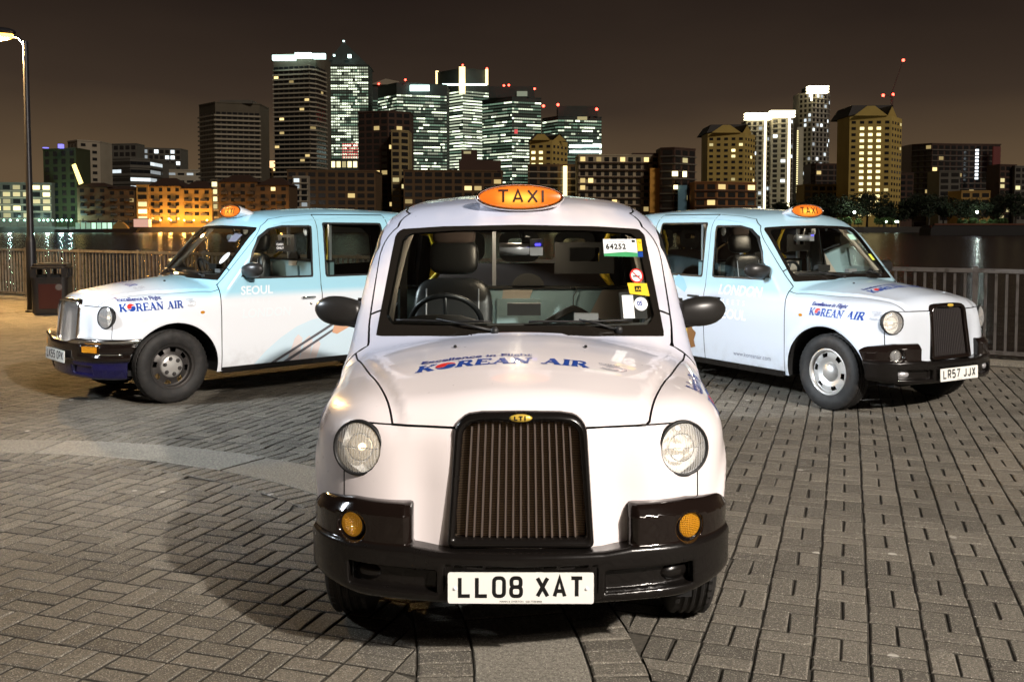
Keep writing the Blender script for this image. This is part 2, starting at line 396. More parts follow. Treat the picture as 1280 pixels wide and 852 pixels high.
def lamp_axis():
    P = np.array([[.6, LAMP_C[1], LAMP_C[2]]]); P = settle(f_body, P, 8, hold=None) if False else P
    for _ in range(12):
        v = f_body(P); P[:, 0] -= v
    n = normals(f_body, P)[0]; n = n * .6 + np.array((1, 0, 0)) * .4; n /= np.linalg.norm(n); return P[0], n
def body_panels():
    V, F = nets(f_body, (-3.95, -.95, .12), (.85, .95, 1.95), .027)
    for ax in AX:
        q = np.sqrt((V[:, 0] - ax)**2 + (V[:, 2] - WR)**2) - .415
        V, F = clip(V, F, -np.where(np.abs(V[:, 1]) > .40, q, 1.))
    V, F = clip(V, F, .262 - V[:, 2])
    GR = [(-.252, .505), (.252, .505), (.228, .935), (.20, .955), (-.20, .955), (-.228, .935)]
    gr = lambda V: -np.where(V[:, 0] > .45, sdpoly(V[:, 1], V[:, 2], GR), 1.)
    V, F = clip(V, F, gr(V)); V, F = clip(V, F, np.where(V[:, 0] > .22, .43 - V[:, 2], -1.))
    # the opening of the grille and the lamps
    lc, ln = lamp_axis()
    for s in (-1, 1):
        c = lc * (1, s, 1); n = ln * (1, s, 1); D = V - c; t = D @ n; rad = np.linalg.norm(D - t[:, None] * n, axis=1)
        V, F = clip(V, F, -np.where((V[:, 0] > .2) & (V[:, 1] * s > 0), rad - LAMP_R, 1.))
    P = {}
    # windscreen
    front = lambda V: (V[:, 0] > -1.25) & (V[:, 2] > 1.0)
    wo = lambda V: np.where(front(V), np.maximum(sdpoly(V[:, 1], V[:, 2], sym(WS_OUT)) - .004, (-V[:, 0] - 1.2)), 1.) + 10 * np.maximum(0, V[:, 0] - (-.503 - .90 * (V[:, 2] - 1.134) + .24 * (.48 - V[:, 1]**2) + .03))
    N = lambda V: normals(f_body, V)
    (a, b) = cut(V, F, wo); V, F = b
    wi = lambda V: sdpoly(V[:, 1], V[:, 2], sym(WS_IN)) - .012
    P['windscreen'], P['windscreen_border'] = cut(*a, wi)
    # rear glass
    ro = lambda V: np.where(V[:, 0] < -3.3, sdpoly(V[:, 1], V[:, 2], W4) - .03, 1.)
    a, b = cut(V, F, ro); V, F = b; P['rear_glass'], P['rear_seal'] = cut(*a, lambda V: ro(V) + .022)
    for nm, poly, r in (('front_window', W1, .012), ('rear_window', W2, .022), ('quarter_window', W3, .02)):
        for s in (1, -1):
            fo = lambda V: np.where((V[:, 1] * s > .3) & (V[:, 0] > -3.5), sdpoly(V[:, 0], V[:, 2], poly) - r, 1.)
            a, b = cut(V, F, fo); V, F = b
            P[(nm, s)], P[(nm + '_seal', s)] = cut(*a, lambda V: fo(V) + .020)
    G = .0045
    for nm, poly in (('front_door', D1), ('rear_door', D2)):
        for s in (1, -1):
            fo = lambda V: np.where(V[:, 1] * s > .25, sdpoly(V[:, 0], V[:, 2], poly), 1.)
            a, b = cut(V, F, fo, G if nm == 'rear_door' else (lambda V: np.where((V[:, 0] < -.47) & (V[:, 2] > 1.06), .0016, .0045))(V)); P[(nm, s)] = a; V, F = b
    fh = lambda V: np.maximum(np.maximum(np.abs(V[:, 1]) - hood_line(V[:, 0]), .918 - V[:, 2]), np.maximum(-.60 - V[:, 0], V[:, 2] - 1.125 * 10))
    a, b = cut(V, F, fh, .0042); P['bonnet'] = a; V, F = b
    ff = lambda V: np.maximum(np.maximum(np.abs(V[:, 1]) - np.where(V[:, 2] > .83, .60, .672), .30 - V[:, 0]), V[:, 2] - .918)
    a, b = cut(V, F, ff, .0028); P['front_panel'] = a; V, F = b
    P['body'] = (V, F)
    V, F = nets(f_body, (-3.95, -.95, .12), (.85, .95, 1.95), .045); V = V - normals(f_body, V) * .022   # inner shell seen in the gaps and as trim
    V, F = clip(V, F, .25 - V[:, 2])
    for ax in AX:
        q = np.sqrt((V[:, 0] - ax)**2 + (V[:, 2] - WR)**2) - .425
        V, F = clip(V, F, -np.where(np.abs(V[:, 1]) > .40, q, 1.))
    V, F = clip(V, F, -(np.where(front(V), sdpoly(V[:, 1], V[:, 2], sym(WS_IN)) - .004, 1.)))
    V, F = clip(V, F, gr(V)); V, F = clip(V, F, np.where(V[:, 0] > .20, .45 - V[:, 2], -1.)); V, F = clip(V, F, -(ro(V) + .01))
    for poly, r in ((W1, 0), (W2, .01), (W3, .01)): V, F = clip(V, F, -np.where(V[:, 0] > -3.4, sdpoly(V[:, 0], V[:, 2], poly) - r, 1.))
    for s in (-1, 1):
        c = lc * (1, s, 1); n = ln * (1, s, 1); D = V - c; t = D @ n; rad = np.linalg.norm(D - t[:, None] * n, axis=1)
        V, F = clip(V, F, -np.where((V[:, 0] > .2) & (V[:, 1] * s > 0), rad - LAMP_R, 1.))
    P['lining'] = (V, F)
    return P
def orient(V, F):
    c = V[F]; fn = np.cross(c[:, 1] - c[:, 0], c[:, 2] - c[:, 0]); n = normals(f_body, c.mean(1)); 
    return F if (fn * n).sum() > 0 else F[:, ::-1]
# ---------------------------------------------------------------- lettering and decals as flat geometry
def ribbon(pts, w, closed=False):
    P = [Vector((p[0], p[1])) for p in pts]; n = len(P); V = []; F = []
    for i, p in enumerate(P):
        a = P[i - 1] if (i > 0 or closed) else None; b = P[(i + 1) % n] if (i < n - 1 or closed) else None
        da = (p - a).normalized() if a is not None else None; db = (b - p).normalized() if b is not None else None
        d = (da or db) if (da is None or db is None) else (da + db)
        if d.length < 1e-6: d = da
        d = d.normalized(); nn = Vector((-d.y, d.x)); k = 1.0
        if da is not None and db is not None: k = 1 / max(.45, nn.dot(Vector((-da.y, da.x))))
        V += [p + nn * w / 2 * k, p - nn * w / 2 * k]
    m = n if closed else n - 1
    for i in range(m): j = (i + 1) % n; F.append((2 * i + 1, 2 * j + 1, 2 * j, 2 * i))
    return [(v.x, v.y) for v in V], F
def arc(cx, cy, rx, ry, a0, a1, n=10): return [(cx + rx * math.cos(R(a0 + (a1 - a0) * i / n)), cy + ry * math.sin(R(a0 + (a1 - a0) * i / n))) for i in range(n + 1)]
def rrect(w, h, x0=0, y0=0, r=.18):
    return arc(x0 + w - r, y0 + h - r, r, r, 0, 90, 4) + arc(x0 + r, y0 + h - r, r, r, 90, 180, 4) + arc(x0 + r, y0 + r, r, r, 180, 270, 4) + arc(x0 + w - r, y0 + r, r, r, 270, 360, 4)
# plate letters: strokes in a 0.5 x 0.85 box, closed outlines marked True
PG = {'L': [[(0, .85), (0, 0), (.5, 0)]], '0': [(rrect(.5, .85), True)], 'O': [(rrect(.5, .85), True)],
      '8': [(rrect(.46, .42, .02, .43, .15), True), (rrect(.5, .43, 0, 0, .16), True)],
      'X': [[(0, 0), (.5, .85)], [(0, .85), (.5, 0)]], 'A': [[(0, 0), (.25, .85), (.5, 0)], [(.1, .24), (.4, .24)]],
      'T': [[(-.02, .85), (.52, .85)], [(.25, .85), (.25, 0)]], 'R': [[(0, 0), (0, .85), (.3, .85)] + arc(.3, .63, .2, .22, 90, -90, 8) + [(0, .41)], [(.24, .41), (.5, 0)]],
      '5': [[(.47, .85), (.04, .85), (0, .46), (.3, .49)] + arc(.28, .25, .22, .25, 80, -90, 8) + [(.0, .03)]], '7': [[(0, .85), (.5, .85), (.16, 0)]],
      'J': [[(.44, .85), (.44, .2)] + arc(.24, .2, .2, .2, 0, -170, 8)], 'K': [[(0, 0), (0, .85)], [(.5, .85), (.02, .33)], [(.16, .48), (.5, 0)]],
      'P': [[(0, 0), (0, .85), (.3, .85)] + arc(.3, .61, .2, .24, 90, -90, 8) + [(0, .37)]]}
# slab-serif capitals: (polyline, width) strokes; upright 1 tall
def serif(x, y, w=.36, h=.09): return ([(x - w / 2, y), (x + w / 2, y)], h)
KG = {'K': (.92, [([(.2, 0), (.2, 1)], .2), ([(.82, 1), (.26, .40)], .09), ([(.40, .56), (.80, 0)], .2), serif(.2, .045), serif(.2, .955), serif(.78, .045, .34), serif(.74, .955, .3)]),
      'R': (.90, [([(.2, 0), (.2, 1)], .2), ([(.2, .95), (.48, .95)] + arc(.46, .72, .2, .23, 80, -80, 8) + [(.2, .48)], .13), ([(.46, .48), (.78, 0)], .2), serif(.2, .045), serif(.12, .955, .26), serif(.80, .045, .22)]),
      'E': (.82, [([(.2, 0), (.2, 1)], .2), ([(.06, .95), (.74, .95)], .1), ([(.06, .05), (.76, .05)], .1), ([(.2, .5), (.56, .5)], .09), ([(.72, 1), (.72, .72)], .07), ([(.74, 0), (.74, .30)], .07), ([(.56, .62), (.56, .38)], .06)]),
      'A': (.98, [([(.16, .02), (.47, .96)], .08), ([(.44, 1), (.80, 0)], .21), ([(.26, .32), (.64, .32)], .08), serif(.15, .045, .32), serif(.80, .045, .36)]),
      'N': (1.0, [([(.18, 0), (.18, 1)], .09), ([(.14, .98), (.80, .04)], .2), ([(.80, 0), (.80, 1)], .09), serif(.18, .045, .34), serif(.14, .955, .26), serif(.80, .955, .34)]),
      'I': (.44, [([(.22, 0), (.22, 1)], .2), serif(.22, .045), serif(.22, .955)]), ' ': (.5, [])}
def shape_strokes(strokes):
    V = []; F = []
    for i, st in enumerate(strokes):
        pts, wd, cl = st; v, f = ribbon(pts, wd, cl); n = len(V); V += [(a, b, i % 4) for a, b in v]; F += [tuple(q + n for q in g) for g in f]
    return V, F
def plate_text(txt, h=.079, gap=.011, space=.033):
    s = h / .85 * .85; sc = (h - .014) / .85; x = 0; out = []
    for ch in txt:
        if ch == ' ': x += space; continue
        for g in PG[ch]:
            cl = isinstance(g, tuple); pts = g[0] if cl else g
            out.append(([(x + .007 + p[0] * sc * .94, .007 + p[1] * sc) for p in pts], .0135, cl))
        x += .014 + .5 * sc * .94 + gap
    V, F = shape_strokes(out); return [(a - (x - gap) / 2, b - h / 2, c) for a, b, c in V], F
def korean_air(h):
    V = []; F = []; x = 0; k = 0; disc = None
    for ch in 'KOREAN AIR':
        if ch == 'O': disc = (x + .5, .5); x += 1.03; continue
        wdt, st = KG[ch]
        v, f = shape_strokes([([(p[0] + x, p[1]) for p in a], b * 1.18 + .015, False) for a, b in st]); n = len(V); V += v; F += [tuple(q + n for q in g) for g in f]; x += wdt
    sh = .12
    V = [((a + sh * b) * h * .96, b * h, c) for a, b, c in V]
    cx, cy = (disc[0] + sh * .5) * h * .96, .5 * h
    return V, F, (cx, cy, .48 * h), x * h * .96
def font_mesh(txt, size, bold=0., shear=0., align='LEFT', space=1.0):
    c = bpy.data.curves.new('t', 'FONT'); c.body = txt; c.size = size; c.offset = bold; c.shear = shear; c.align_x = align; c.space_character = space; c.resolution_u = 3
    o = bpy.data.objects.new('t', c); COL.objects.link(o); dg = bpy.context.evaluated_depsgraph_get(); me = o.evaluated_get(dg).to_mesh()
    V = [(v.co.x, v.co.y, 0) for v in me.vertices]; F = [tuple(p.vertices) for p in me.polygons]
    o.evaluated_get(dg).to_mesh_clear(); bpy.data.objects.remove(o); bpy.data.curves.remove(c); return V, F
def disc_shape(cx, cy, r, a0=0, a1=360, n=24, ry=None):
    V = [(cx, cy, 0)] + [(x, y, 0) for x, y in arc(cx, cy, r, ry or r, a0, a1, n)]; return V, [(0, i + 1, i + 2) for i in range(n)]
def poly_shape(P, lvl=0): return [(x, y, lvl) for x, y in P], [tuple(range(len(P)))]
def merge(*parts):
    V = []; F = []
    for v, f in parts: n = len(V); V += list(v); F += [tuple(q + n for q in g) for g in f]
    return V, F
def subdivide(V, F, size):
    """triangulate and split long edges so a flat shape can follow a curved panel"""
    V = [tuple(v) for v in V]; T = []
    from mathutils.geometry import tessellate_polygon
    for f in F:
        if len(f) == 3: T.append(tuple(f))
        else: T += [tuple(f[i] for i in t) for t in tessellate_polygon([[Vector(V[i][:2] + (0,)) for i in f]])]
    mid = {}
    for _ in range(7):
        out = []; done = True
        def m(a, b):
            k = (min(a, b), max(a, b))
            if k not in mid: mid[k] = len(V); V.append(tuple((V[a][i] + V[b][i]) / 2 for i in range(3)))
            return mid[k]
        for t in T:
            L = [math.dist(V[t[i]][:2], V[t[(i + 1) % 3]][:2]) for i in range(3)]; i = L.index(max(L))
            if L[i] > size: a, b, c = t[i], t[(i + 1) % 3], t[(i + 2) % 3]; q = m(a, b); out += [(a, q, c), (q, b, c)]; done = False
            else: out.append(t)
        T = out
        if done: break
    return V, T
def decal(key, VF, org, u, v, axis, side, mt, parent, name='lettering', lift=.0016, f=f_body, scale=1., maxedge=.06, lab=None):
    """lay a flat shape on the body surface, seen along axis (0/1/2) from side (+1/-1)"""
    def make():
        V, F = VF() if callable(VF) else VF
        V, F = subdivide(V, F, maxedge / scale)
        A = np.array(V, float); P = np.array(org)[None] + A[:, :1] * scale * np.array(u)[None] + A[:, 1:2] * scale * np.array(v)[None]
        P[:, axis] = {0: 1.0, 1: 1.1, 2: 2.1}[axis] * side if not (axis == 0 and side < 0) else -4.2
        for _ in range(60): P[:, axis] -= side * .8 * f(P)
        Nn = normals(f, P); P = P + Nn * (lift + .00025 * A[:, 2:3])
        F = np.array(F); c = P[F]; fn = np.cross(c[:, 1] - c[:, 0], c[:, 2] - c[:, 0]); bad = (fn * Nn[F[:, 0]]).sum(1) < 0; F[bad] = F[bad][:, ::-1]
        return mesh(name, P, F, N=Nn)
    return link(name, cached(key, make), mt, parent, label=lab)
# ---------------------------------------------------------------- bumpers
def plan(P, off, k=.30):
    x, y = P[:, 0], np.abs(P[:, 1]); return smax(x - (.735 + off - .27 * y * y), y - (.806 + off - .05 * np.clip((x - .35) / .5, 0, 1)), k)
def boxz(z, a, b): return np.maximum(a - z, z - b)
def f_bumper(P):
    x, y, z = P[:, 0], np.abs(P[:, 1]), P[:, 2]
    low = smax(plan(P, .034 - .10 * np.clip(.36 - z, 0, .1)), boxz(z, .300 + .03 * np.clip((y - .6) / .2, 0, 1), .490 + .012 * np.clip((y - .30) / .1, 0, 1)), .028)
    top = .648 - .035 * np.clip((y - .62) / .2, 0, 1)
    ledge = .030 * np.clip((z - (top - .045)) / .045, 0, 1)                   # top ledge slopes back to the body
    ins = np.clip((y - .394) / .03, 0, 1)
    up = smax(plan(P, .020 - ledge - .03 * (1 - ins)), boxz(z, .45, top), .018); up = smax(up, .394 - y, .014)
    b = smin(low, up, .006)
    sl = np.maximum(np.abs(y - .47) - .165, np.abs(z - (.382 + .012 * (y - .47))) - (.040 - .0)); sl = smax(sl, -(plan(P, -.012)), .01)
    b = smax(b, -smax(sl, -1 + 0 * y, .01), .012)
    lamp = np.sqrt((y - .625)**2 + (z - .548)**2) - .054; b = smax(b, -smax(lamp, -plan(P, -.012), .01), .01)
    plate = np.maximum(y - .275, np.abs(z - .372) - .07); b = smax(b, -np.maximum(plate, -plan(P, .026)), .008)
    return np.maximum(np.maximum(b, .18 - x), .428 - np.sqrt(x * x + (z - WR)**2))
def f_bumper2(P):
    x, y, z = P[:, 0], np.abs(P[:, 1]), P[:, 2]
    dip = .05 * np.exp(-(y / .30)**4)
    up = smax(plan(P, .050 + .010 * np.clip((z - .59) / .03, 0, 1)), boxz(z, .425, .640 - dip), .035)
    gr = .012 * np.exp(-((z - .585) / .012)**2) + .012 * np.exp(-((z - .492) / .012)**2)
    up = up + gr * np.clip((y - .40) / .05, 0, 1)
    low = smax(plan(P, .022 - .25 * np.clip(.36 - z, 0, .1)), boxz(z, .262, .45), .03)
    slot = np.maximum(np.maximum(np.abs(y - .40) - .15, np.abs(z - .345) - .035), -plan(P, -.01)); low = smax(low, -slot, .02)
    ind = np.maximum(np.maximum(np.abs(y - .56) - .10, np.abs(z - .540) - .030), -plan(P, .03)); up = smax(up, -ind, .01)
    return np.maximum(np.maximum(smin(up, low, .004), .18 - x), .428 - np.sqrt(x * x + (z - WR)**2))
def geo(key, fn):
    if key not in MESHES: MESHES[key] = fn()
    return MESHES[key]
PANELS = {}
def panel_mesh(k, off=0., rev=False):
    key = ('panel', k, off)
    if key not in MESHES:
        V, F = PANELS[k]
        if k != 'lining': V = settle(f_body, V, 2)
        N = normals(f_body, V); me = mesh('panel', V + N * off, F, N=N); MESHES[key] = me
    return MESHES[key]
def surf_x(y, z, f=None):
    """x of the nose surface at y, z"""
    P = np.array([[1.0, y, z]]); f = f or f_body
    for _ in range(50): P[:, 0] -= f(P) * .9
    return float(P[0, 0])
def bar_field(name, f, lo, hi, h, key, pick=None):
    def make():
        if ('f', key) not in MESHES: MESHES[('f', key)] = nets(f, lo, hi, h)
        V, F = MESHES[('f', key)]
        if pick is not None: V, F = clip(V, F, pick(V)); V = settle(f, V, 2)
        return mesh(str(name), V, F, N=normals(f, V))
    return cached((key, name), make)
# ---------------------------------------------------------------- wheels
def tyre_mesh():
    r0, r1 = .212, .345; n = 96; prof = []
    side = [(r0, .078), (r0 + .018, .088), (r0 + .06, .096), (r0 + .095, .092), (r1 - .012, .080), (r1 - .002, .070)]
    tread = []
    for c in (.045, .015, -.015, -.045): tread += [(r1, c + .005 + .005), (r1 - .009, c + .005), (r1 - .009, c - .005), (r1, c - .010)]
    prof = side + tread + [(a, -b) for a, b in side[::-1]]
    m = MB().lathe(prof, n, 'y')
    V = np.array(m.v); rr = np.hypot(V[:, 0], V[:, 2]); an = np.arctan2(V[:, 2], V[:, 0]); k = (rr > r1 - .014) & (np.abs(V[:, 1]) > .05)
    notch = ((np.round(an / (2 * math.pi) * n).astype(int)) % 2 == 0) & k; sc = np.where(notch, (rr - .007) / rr, 1.); V[:, 0] *= sc; V[:, 2] *= sc
    me = mesh('tyre', V, m.f, smooth=True); smooth_by_angle(me, 30); return me
def wheel(parent, x, s, kind, steer=0.):
    w = bpy.data.objects.new('wheel', cached(('rim', kind), lambda: rim_mesh(kind))); COL.objects.link(w); w.parent = parent
    w.location = (x, .705 * s, WR); w.rotation_euler = (0, 0, (0 if s > 0 else math.pi) + steer)
    mt = M_STEEL if kind != 'left' else M_DKSTEEL
    w.data.materials.append(None) if not w.data.materials else None
    w.material_slots[0].link = 'OBJECT'; w.material_slots[0].material = mt
    link('tyre', cached('tyre', tyre_mesh), M_TYRE, w)
    if kind == 'right':
        link('hub_cap', cached('cap', lambda: MB().lathe([(.0, .078), (.018, .078), (.020, .074), (.034, .073), (.038, .079), (.044, .079), (.048, .070), (.080, .050), (.092, .030), (.095, .01)], 40, 'y').mesh('hub_cap', True)), M_STEEL, w)
        link('wheel_trim_ring', cached('ring', lambda: MB().lathe([(.205, .06), (.214, .074), (.208, .082), (.192, .078), (.186, .066)], 56, 'y').mesh('ring', True)), M_STEEL, w)
    elif kind == 'left':
        link('hub_cap', cached('cap2', lambda: MB().lathe([(0, .056), (.070, .056), (.098, .050), (.106, .040), (.108, .01)], 40, 'y').mesh('hub_cap', True)), M_STEEL, w)
        for k in range(6):
            a = k * math.pi / 3 + .3
            link('wheel_bolt', cached('bolt', lambda: MB().lathe([(0, .012), (.013, .012), (.015, .0), (.021, .0), (.021, -.006)], 6, 'y').mesh('bolt')), M_DKSTEEL, w, loc=(.074 * math.cos(a), .060, .074 * math.sin(a)))
    else:
        link('hub_cap', cached('cap', lambda: MB().lathe([(0, .07), (.05, .07), (.09, .04), (.095, .01)], 32, 'y').mesh('hub_cap', True)), M_STEEL, w)
    return w
def rim_mesh(kind):
    """pressed steel wheel: a dished disc with slots round its edge"""
    n = 72; rs = [.0, .06, .105, .120, .135, .172, .184, .190, .206, .212, .215, .212]; hs = [.03, .03, .036, .030, .018, .008, .016, .060, .070, .078, .074, -.08]
    if kind == 'right': hs = [.03, .03, .046, .050, .056, .048, .050, .062, .070, .078, .074, -.08]
    V = []; F = []; m = len(rs)
    for k in range(n):
        q = 2 * math.pi * k / n
        for r, h in zip(rs, hs): V.append((r * math.cos(q), h, r * math.sin(q)))
    holes = 8 if kind == 'left' else 6; per = n // holes; wdt = per // 3 + (1 if kind == 'left' else 0)
    for k in range(n):
        for i in range(m - 1):
            if i == 4 and (k % per) < wdt: continue
            k2 = (k + 1) % n; F.append((k * m + i + 1, k2 * m + i + 1, k2 * m + i, k * m + i))
    me = mesh('rim', V, F, smooth=True); smooth_by_angle(me, 35); return me
# ---------------------------------------------------------------- the rest of the taxi
SHROUD_C = (-1.03, 0, 1.800)
def sign_parts(root, variant):
    def shroud():
        V = []; F = []; n = 40; st = [(.050, 1.0, 1.0), (.030, 1.03, 1.05), (0, 1.0, 1.02), (-.10, .93, .90), (-.22, .74, .66), (-.34, .46, .34), (-.40, .2, .12)]
        for (x, a, b) in st:
            for k in range(n): q = 2 * math.pi * k / n; V.append((x, .228 * a * math.cos(q), .070 * b * math.sin(q) + (.07 * (b - 1) if x < 0 else 0) * .6))
        for i in range(len(st) - 1):
            for k in range(n): F.append((i * n + k, i * n + (k + 1) % n, (i + 1) * n + (k + 1) % n, (i + 1) * n + k))
        me = mesh('shroud', V, F, smooth=True); return me
    def lens():
        V = [(.062, 0, 0)]; F = []; n = 40; m = 5
        for i in range(1, m + 1):
            for k in range(n): q = 2 * math.pi * k / n; t = i / m; V.append((.046 + .016 * math.sqrt(max(0, 1 - t * t)), .214 * t * math.cos(q), .059 * t * math.sin(q)))
        for k in range(n): F.append((0, 1 + k, 1 + (k + 1) % n))
        for i in range(m - 1):
            for k in range(n): a = 1 + i * n; F.append((a + k, a + n + k, a + n + (k + 1) % n, a + (k + 1) % n))
        return mesh('lens', V, F, smooth=True)
    rx = (0, -.22, 0)
    sg = link('taxi_sign', cached('shroud', shroud), PAINT[variant], root, loc=SHROUD_C, rot=rx)
    link('sign_lens', cached('signlens', lens), M_TAXI, sg)
    def rim():
        m = MB(); pts = [(.047, .226 * math.cos(t * math.pi / 24), .069 * math.sin(t * math.pi / 24)) for t in range(49)]
        return m.tube(pts, .006, 6, caps=False).mesh('rim', True)
    link('sign_rim', cached('signrim', rim), M_CHROME, sg)
    def word():
        x = 0; st = []
        for ch in 'TAXI':
            for g in ({'I': [[(0, 0), (0, .85)]]}.get(ch) or PG[ch]): st.append(([(x + p[0] * .095, p[1] * .075) for p in g], .0115, False))
            x += .077 if ch != 'I' else 0
        V, F = shape_strokes(st); V, F = subdivide(V, F, .02)
        P = [(.0495 + .016 * math.sqrt(max(0, 1 - ((a - x / 2 + .004) / .221)**2 - ((b - .032) / .060)**2)) + .0008 * c, a - x / 2 + .004, b - .032) for a, b, c in V]
        return mesh('word', P, F)
    link('lettering', cached('taxiword', word), mat('sign_letters', (.035, .008, .004), .4), sg)
def lamp_unit(root, s):
    c, n = lamp_axis(); c = c * (1, s, 1); n = n * (1, s, 1)
    o = empty('headlight'); o.parent = root; o.location = c; o.rotation_euler = Vector(n).to_track_quat('Z', 'Y').to_euler()
    link('lamp_ring', cached('lring', lambda: MB().lathe([(.094, .008), (.100, .011), (.1045, .008), (.106, -.006), (.100, -.02), (.094, -.01)], 48, close=True).mesh('ring', True)), M_RUB, o)
    def bowl():
        m = MB().lathe([(.094, .000), (.090, -.012), (.078, -.035), (.060, -.055), (.035, -.070), (.0, -.075)], 48)
        V = np.array(m.v); me = mesh('bowl', V, m.f, smooth=True); return me
    link('reflector', cached('bowl', bowl), MATS['reflector'], o)
    link('bulb', cached('bulb', lambda: MB().ellipsoid((0, 0, -.028), (.014, .014, .022)).mesh('bulb', True)), mat('side_light', (1, .9, .7), .4, emit=(1, .72, .40), es=2.5), o)
    link('reflector_divider', cached('rdiv', lambda: MB().box((0, -.002, -.026), (.150, .004, .036)).lathe([(.050, -.012), (.053, -.010), (.056, -.014), (.053, -.034), (.048, -.034)], 32, c=(0, .0, 0), close=True).mesh('div')), M_CHROME, o)
    link('lamp_glass', cached('lglass', lambda: MB().lathe([(0, .022), (.03, .0205), (.06, .016), (.08, .010), (.0945, .003)], 40).mesh('glass', True)), M_LENS2, o)
M_RBAR = mat('grey_bar', (.22, .20, .20), .35, .8)
mm = mat('reflector', (.93, .92, .90), .34, .30); q = NT(mm)
ov = q.xyz(q.obj()); q.bump(q.math('MULTIPLY', q.math('SINE', q.math('MULTIPLY', ov[0], 420)), q.math('SINE', q.math('MULTIPLY', ov[1], 160))), .10, .006)
M_LENS2 = glass('headlamp_glass', (.96, .97, .97)); t_ = M_LENS2.node_tree
_d = t_.nodes.new('ShaderNodeBsdfDiffuse'); _d.inputs[0].default_value = (.85, .86, .86, 1); _m = t_.nodes.new('ShaderNodeMixShader'); _m.inputs[0].default_value = .22
_w = t_.nodes.new('ShaderNodeTexWave'); _w.inputs['Scale'].default_value = 28; _w.inputs['Distortion'].default_value = 3; _tc = t_.nodes.new('ShaderNodeTexCoord'); t_.links.new(_tc.outputs['Object'], _w.inputs['Vector'])
_mm = t_.nodes.new('ShaderNodeMath'); _mm.operation = 'MULTIPLY_ADD'; t_.links.new(_w.outputs['Fac'], _mm.inputs[0]); _mm.inputs[1].default_value = .22; _mm.inputs[2].default_value = .10; t_.links.new(_mm.outputs[0], _m.inputs[0])
_out = [n for n in t_.nodes if n.type == 'OUTPUT_MATERIAL'][0]; _src = _out.inputs[0].links[0].from_socket; t_.links.new(_src, _m.inputs[1]); t_.links.new(_d.outputs[0], _m.inputs[2]); t_.links.new(_m.outputs[0], _out.inputs[0])
def grille(root, variant):
    zt, zb = .972, .492
    def outline(wt, wb, z1, z0, r, rb, dip=0.):
        pts = []
        def hw(z): return wb + (wt - wb) * (z - z0) / (z1 - z0)
        pts += [(hw(z1) - r + r * math.cos(a), z1 - r + r * math.sin(a)) for a in np.linspace(0, math.pi / 2, 7)]
        pts += [(x, z1 + .006 * math.cos(x / wt * 1.5) - dip * math.exp(-(x / .05)**2)) for x in np.linspace(wt - r, -(wt - r), 15)[1:-1]]
        pts += [(-(hw(z1) - r) - r * math.cos(a), z1 - r + r * math.sin(a)) for a in np.linspace(math.pi / 2, 0, 7)]
        pts += [(-hw(z0) + rb * (1 - math.cos(a)), z0 + rb * (1 - math.sin(a))) for a in np.linspace(0, math.pi / 2, 4)]
        pts += [(hw(z0) - rb * (1 - math.cos(a)), z0 + rb * (1 - math.sin(a))) for a in np.linspace(math.pi / 2, 0, 4)]
        return pts
    gx = lambda y, z: .688 - .125 * (z - .46) - .27 * y * y + .012
    def frame():
        o = outline(.244, .266, zt, zb, .075, .02); i = outline(.214, .240, zt - .033, zb + .034, .055, .012, .008); n = len(o); rings = []
        def lerp(t): return [((a[0] * (1 - t) + b[0] * t), (a[1] * (1 - t) + b[1] * t)) for a, b in zip(o, i)]
        V = []
        for t, l in ((-.06, -.05), (-.02, .018), (.14, .030), (.45, .034), (.80, .026), (1., .014), (1., -.04)):
            V += [(gx(y, z) + l, y, z) for y, z in lerp(t)]
        F = [(a * n + k, a * n + (k + 1) % n, (a + 1) * n + (k + 1) % n, (a + 1) * n + k) for a in range(6) for k in range(n)]
        me = mesh('frame', V, F, smooth=True); smooth_by_angle(me, 50); return me
    g = link('grille_frame', cached('gframe', frame), {'front': M_BPLAS, 'right': M_BLACK, 'left': M_CRBUMP}[variant], root)
    inner = lambda z: .214 + (.240 - .214) * ((zt - .033) - z) / (zt - zb - .067)
    link('grille_mesh', cached('gmesh', lambda: mesh('gm', [(gx(y, z) - .022, y, z) for z in np.linspace(zb + .03, zt - .028, 6) for y in np.linspace(-.235, .235, 9)], [(j * 9 + i, j * 9 + i + 1, (j + 1) * 9 + i + 1, (j + 1) * 9 + i) for j in range(5) for i in range(8)])), M_HEX if variant == 'front' else M_HOLE, g)
    n = 15 if variant == 'front' else 17
    for k in range(n):
        y = (k - (n - 1) / 2) * (.0285 if n == 15 else .0255); yt = y * .90; top = zt - .036 - (.012 if abs(k - (n - 1) / 2) > n / 2 - 1.5 else 0); bot = zb + .036
        def bar(y=y, yt=yt, top=top, bot=bot):
            w = .0042 if variant == 'front' else .0052; V = []
            for j in range(5):
                t = j / 4; z = bot + (top - bot) * t; yy = y + (yt - y) * t; x = gx(yy, z)
                V += [(x - .018, yy - w, z), (x + .004, yy - w * .5, z), (x + .004, yy + w * .5, z), (x - .018, yy + w, z)]
            return mesh('bar', V, [(a * 4 + b, a * 4 + b + 1, a * 4 + b + 5, a * 4 + b + 4) for a in range(4) for b in range(3)])
        link('grille_bar', cached(('bar', n, k), bar), M_GBAR if variant == 'front' else M_BRIGHTBAR if variant == 'left' else M_RBAR, g)
    bx = gx(0, .968) + .036
    bd = link('badge', cached('badge', lambda: MB().lathe([(0, .004), (.85, .004), (1, 0), (1, -.01)], 28, 'x').mesh('badge', True)), mat('badge_yellow', (.72, .50, .08), .3, .3) if variant != 'left' else M_CHROME, root, loc=(bx, 0, .962), rot=(0, -.12, 0))
    bd.scale = (1, .042, .0145)
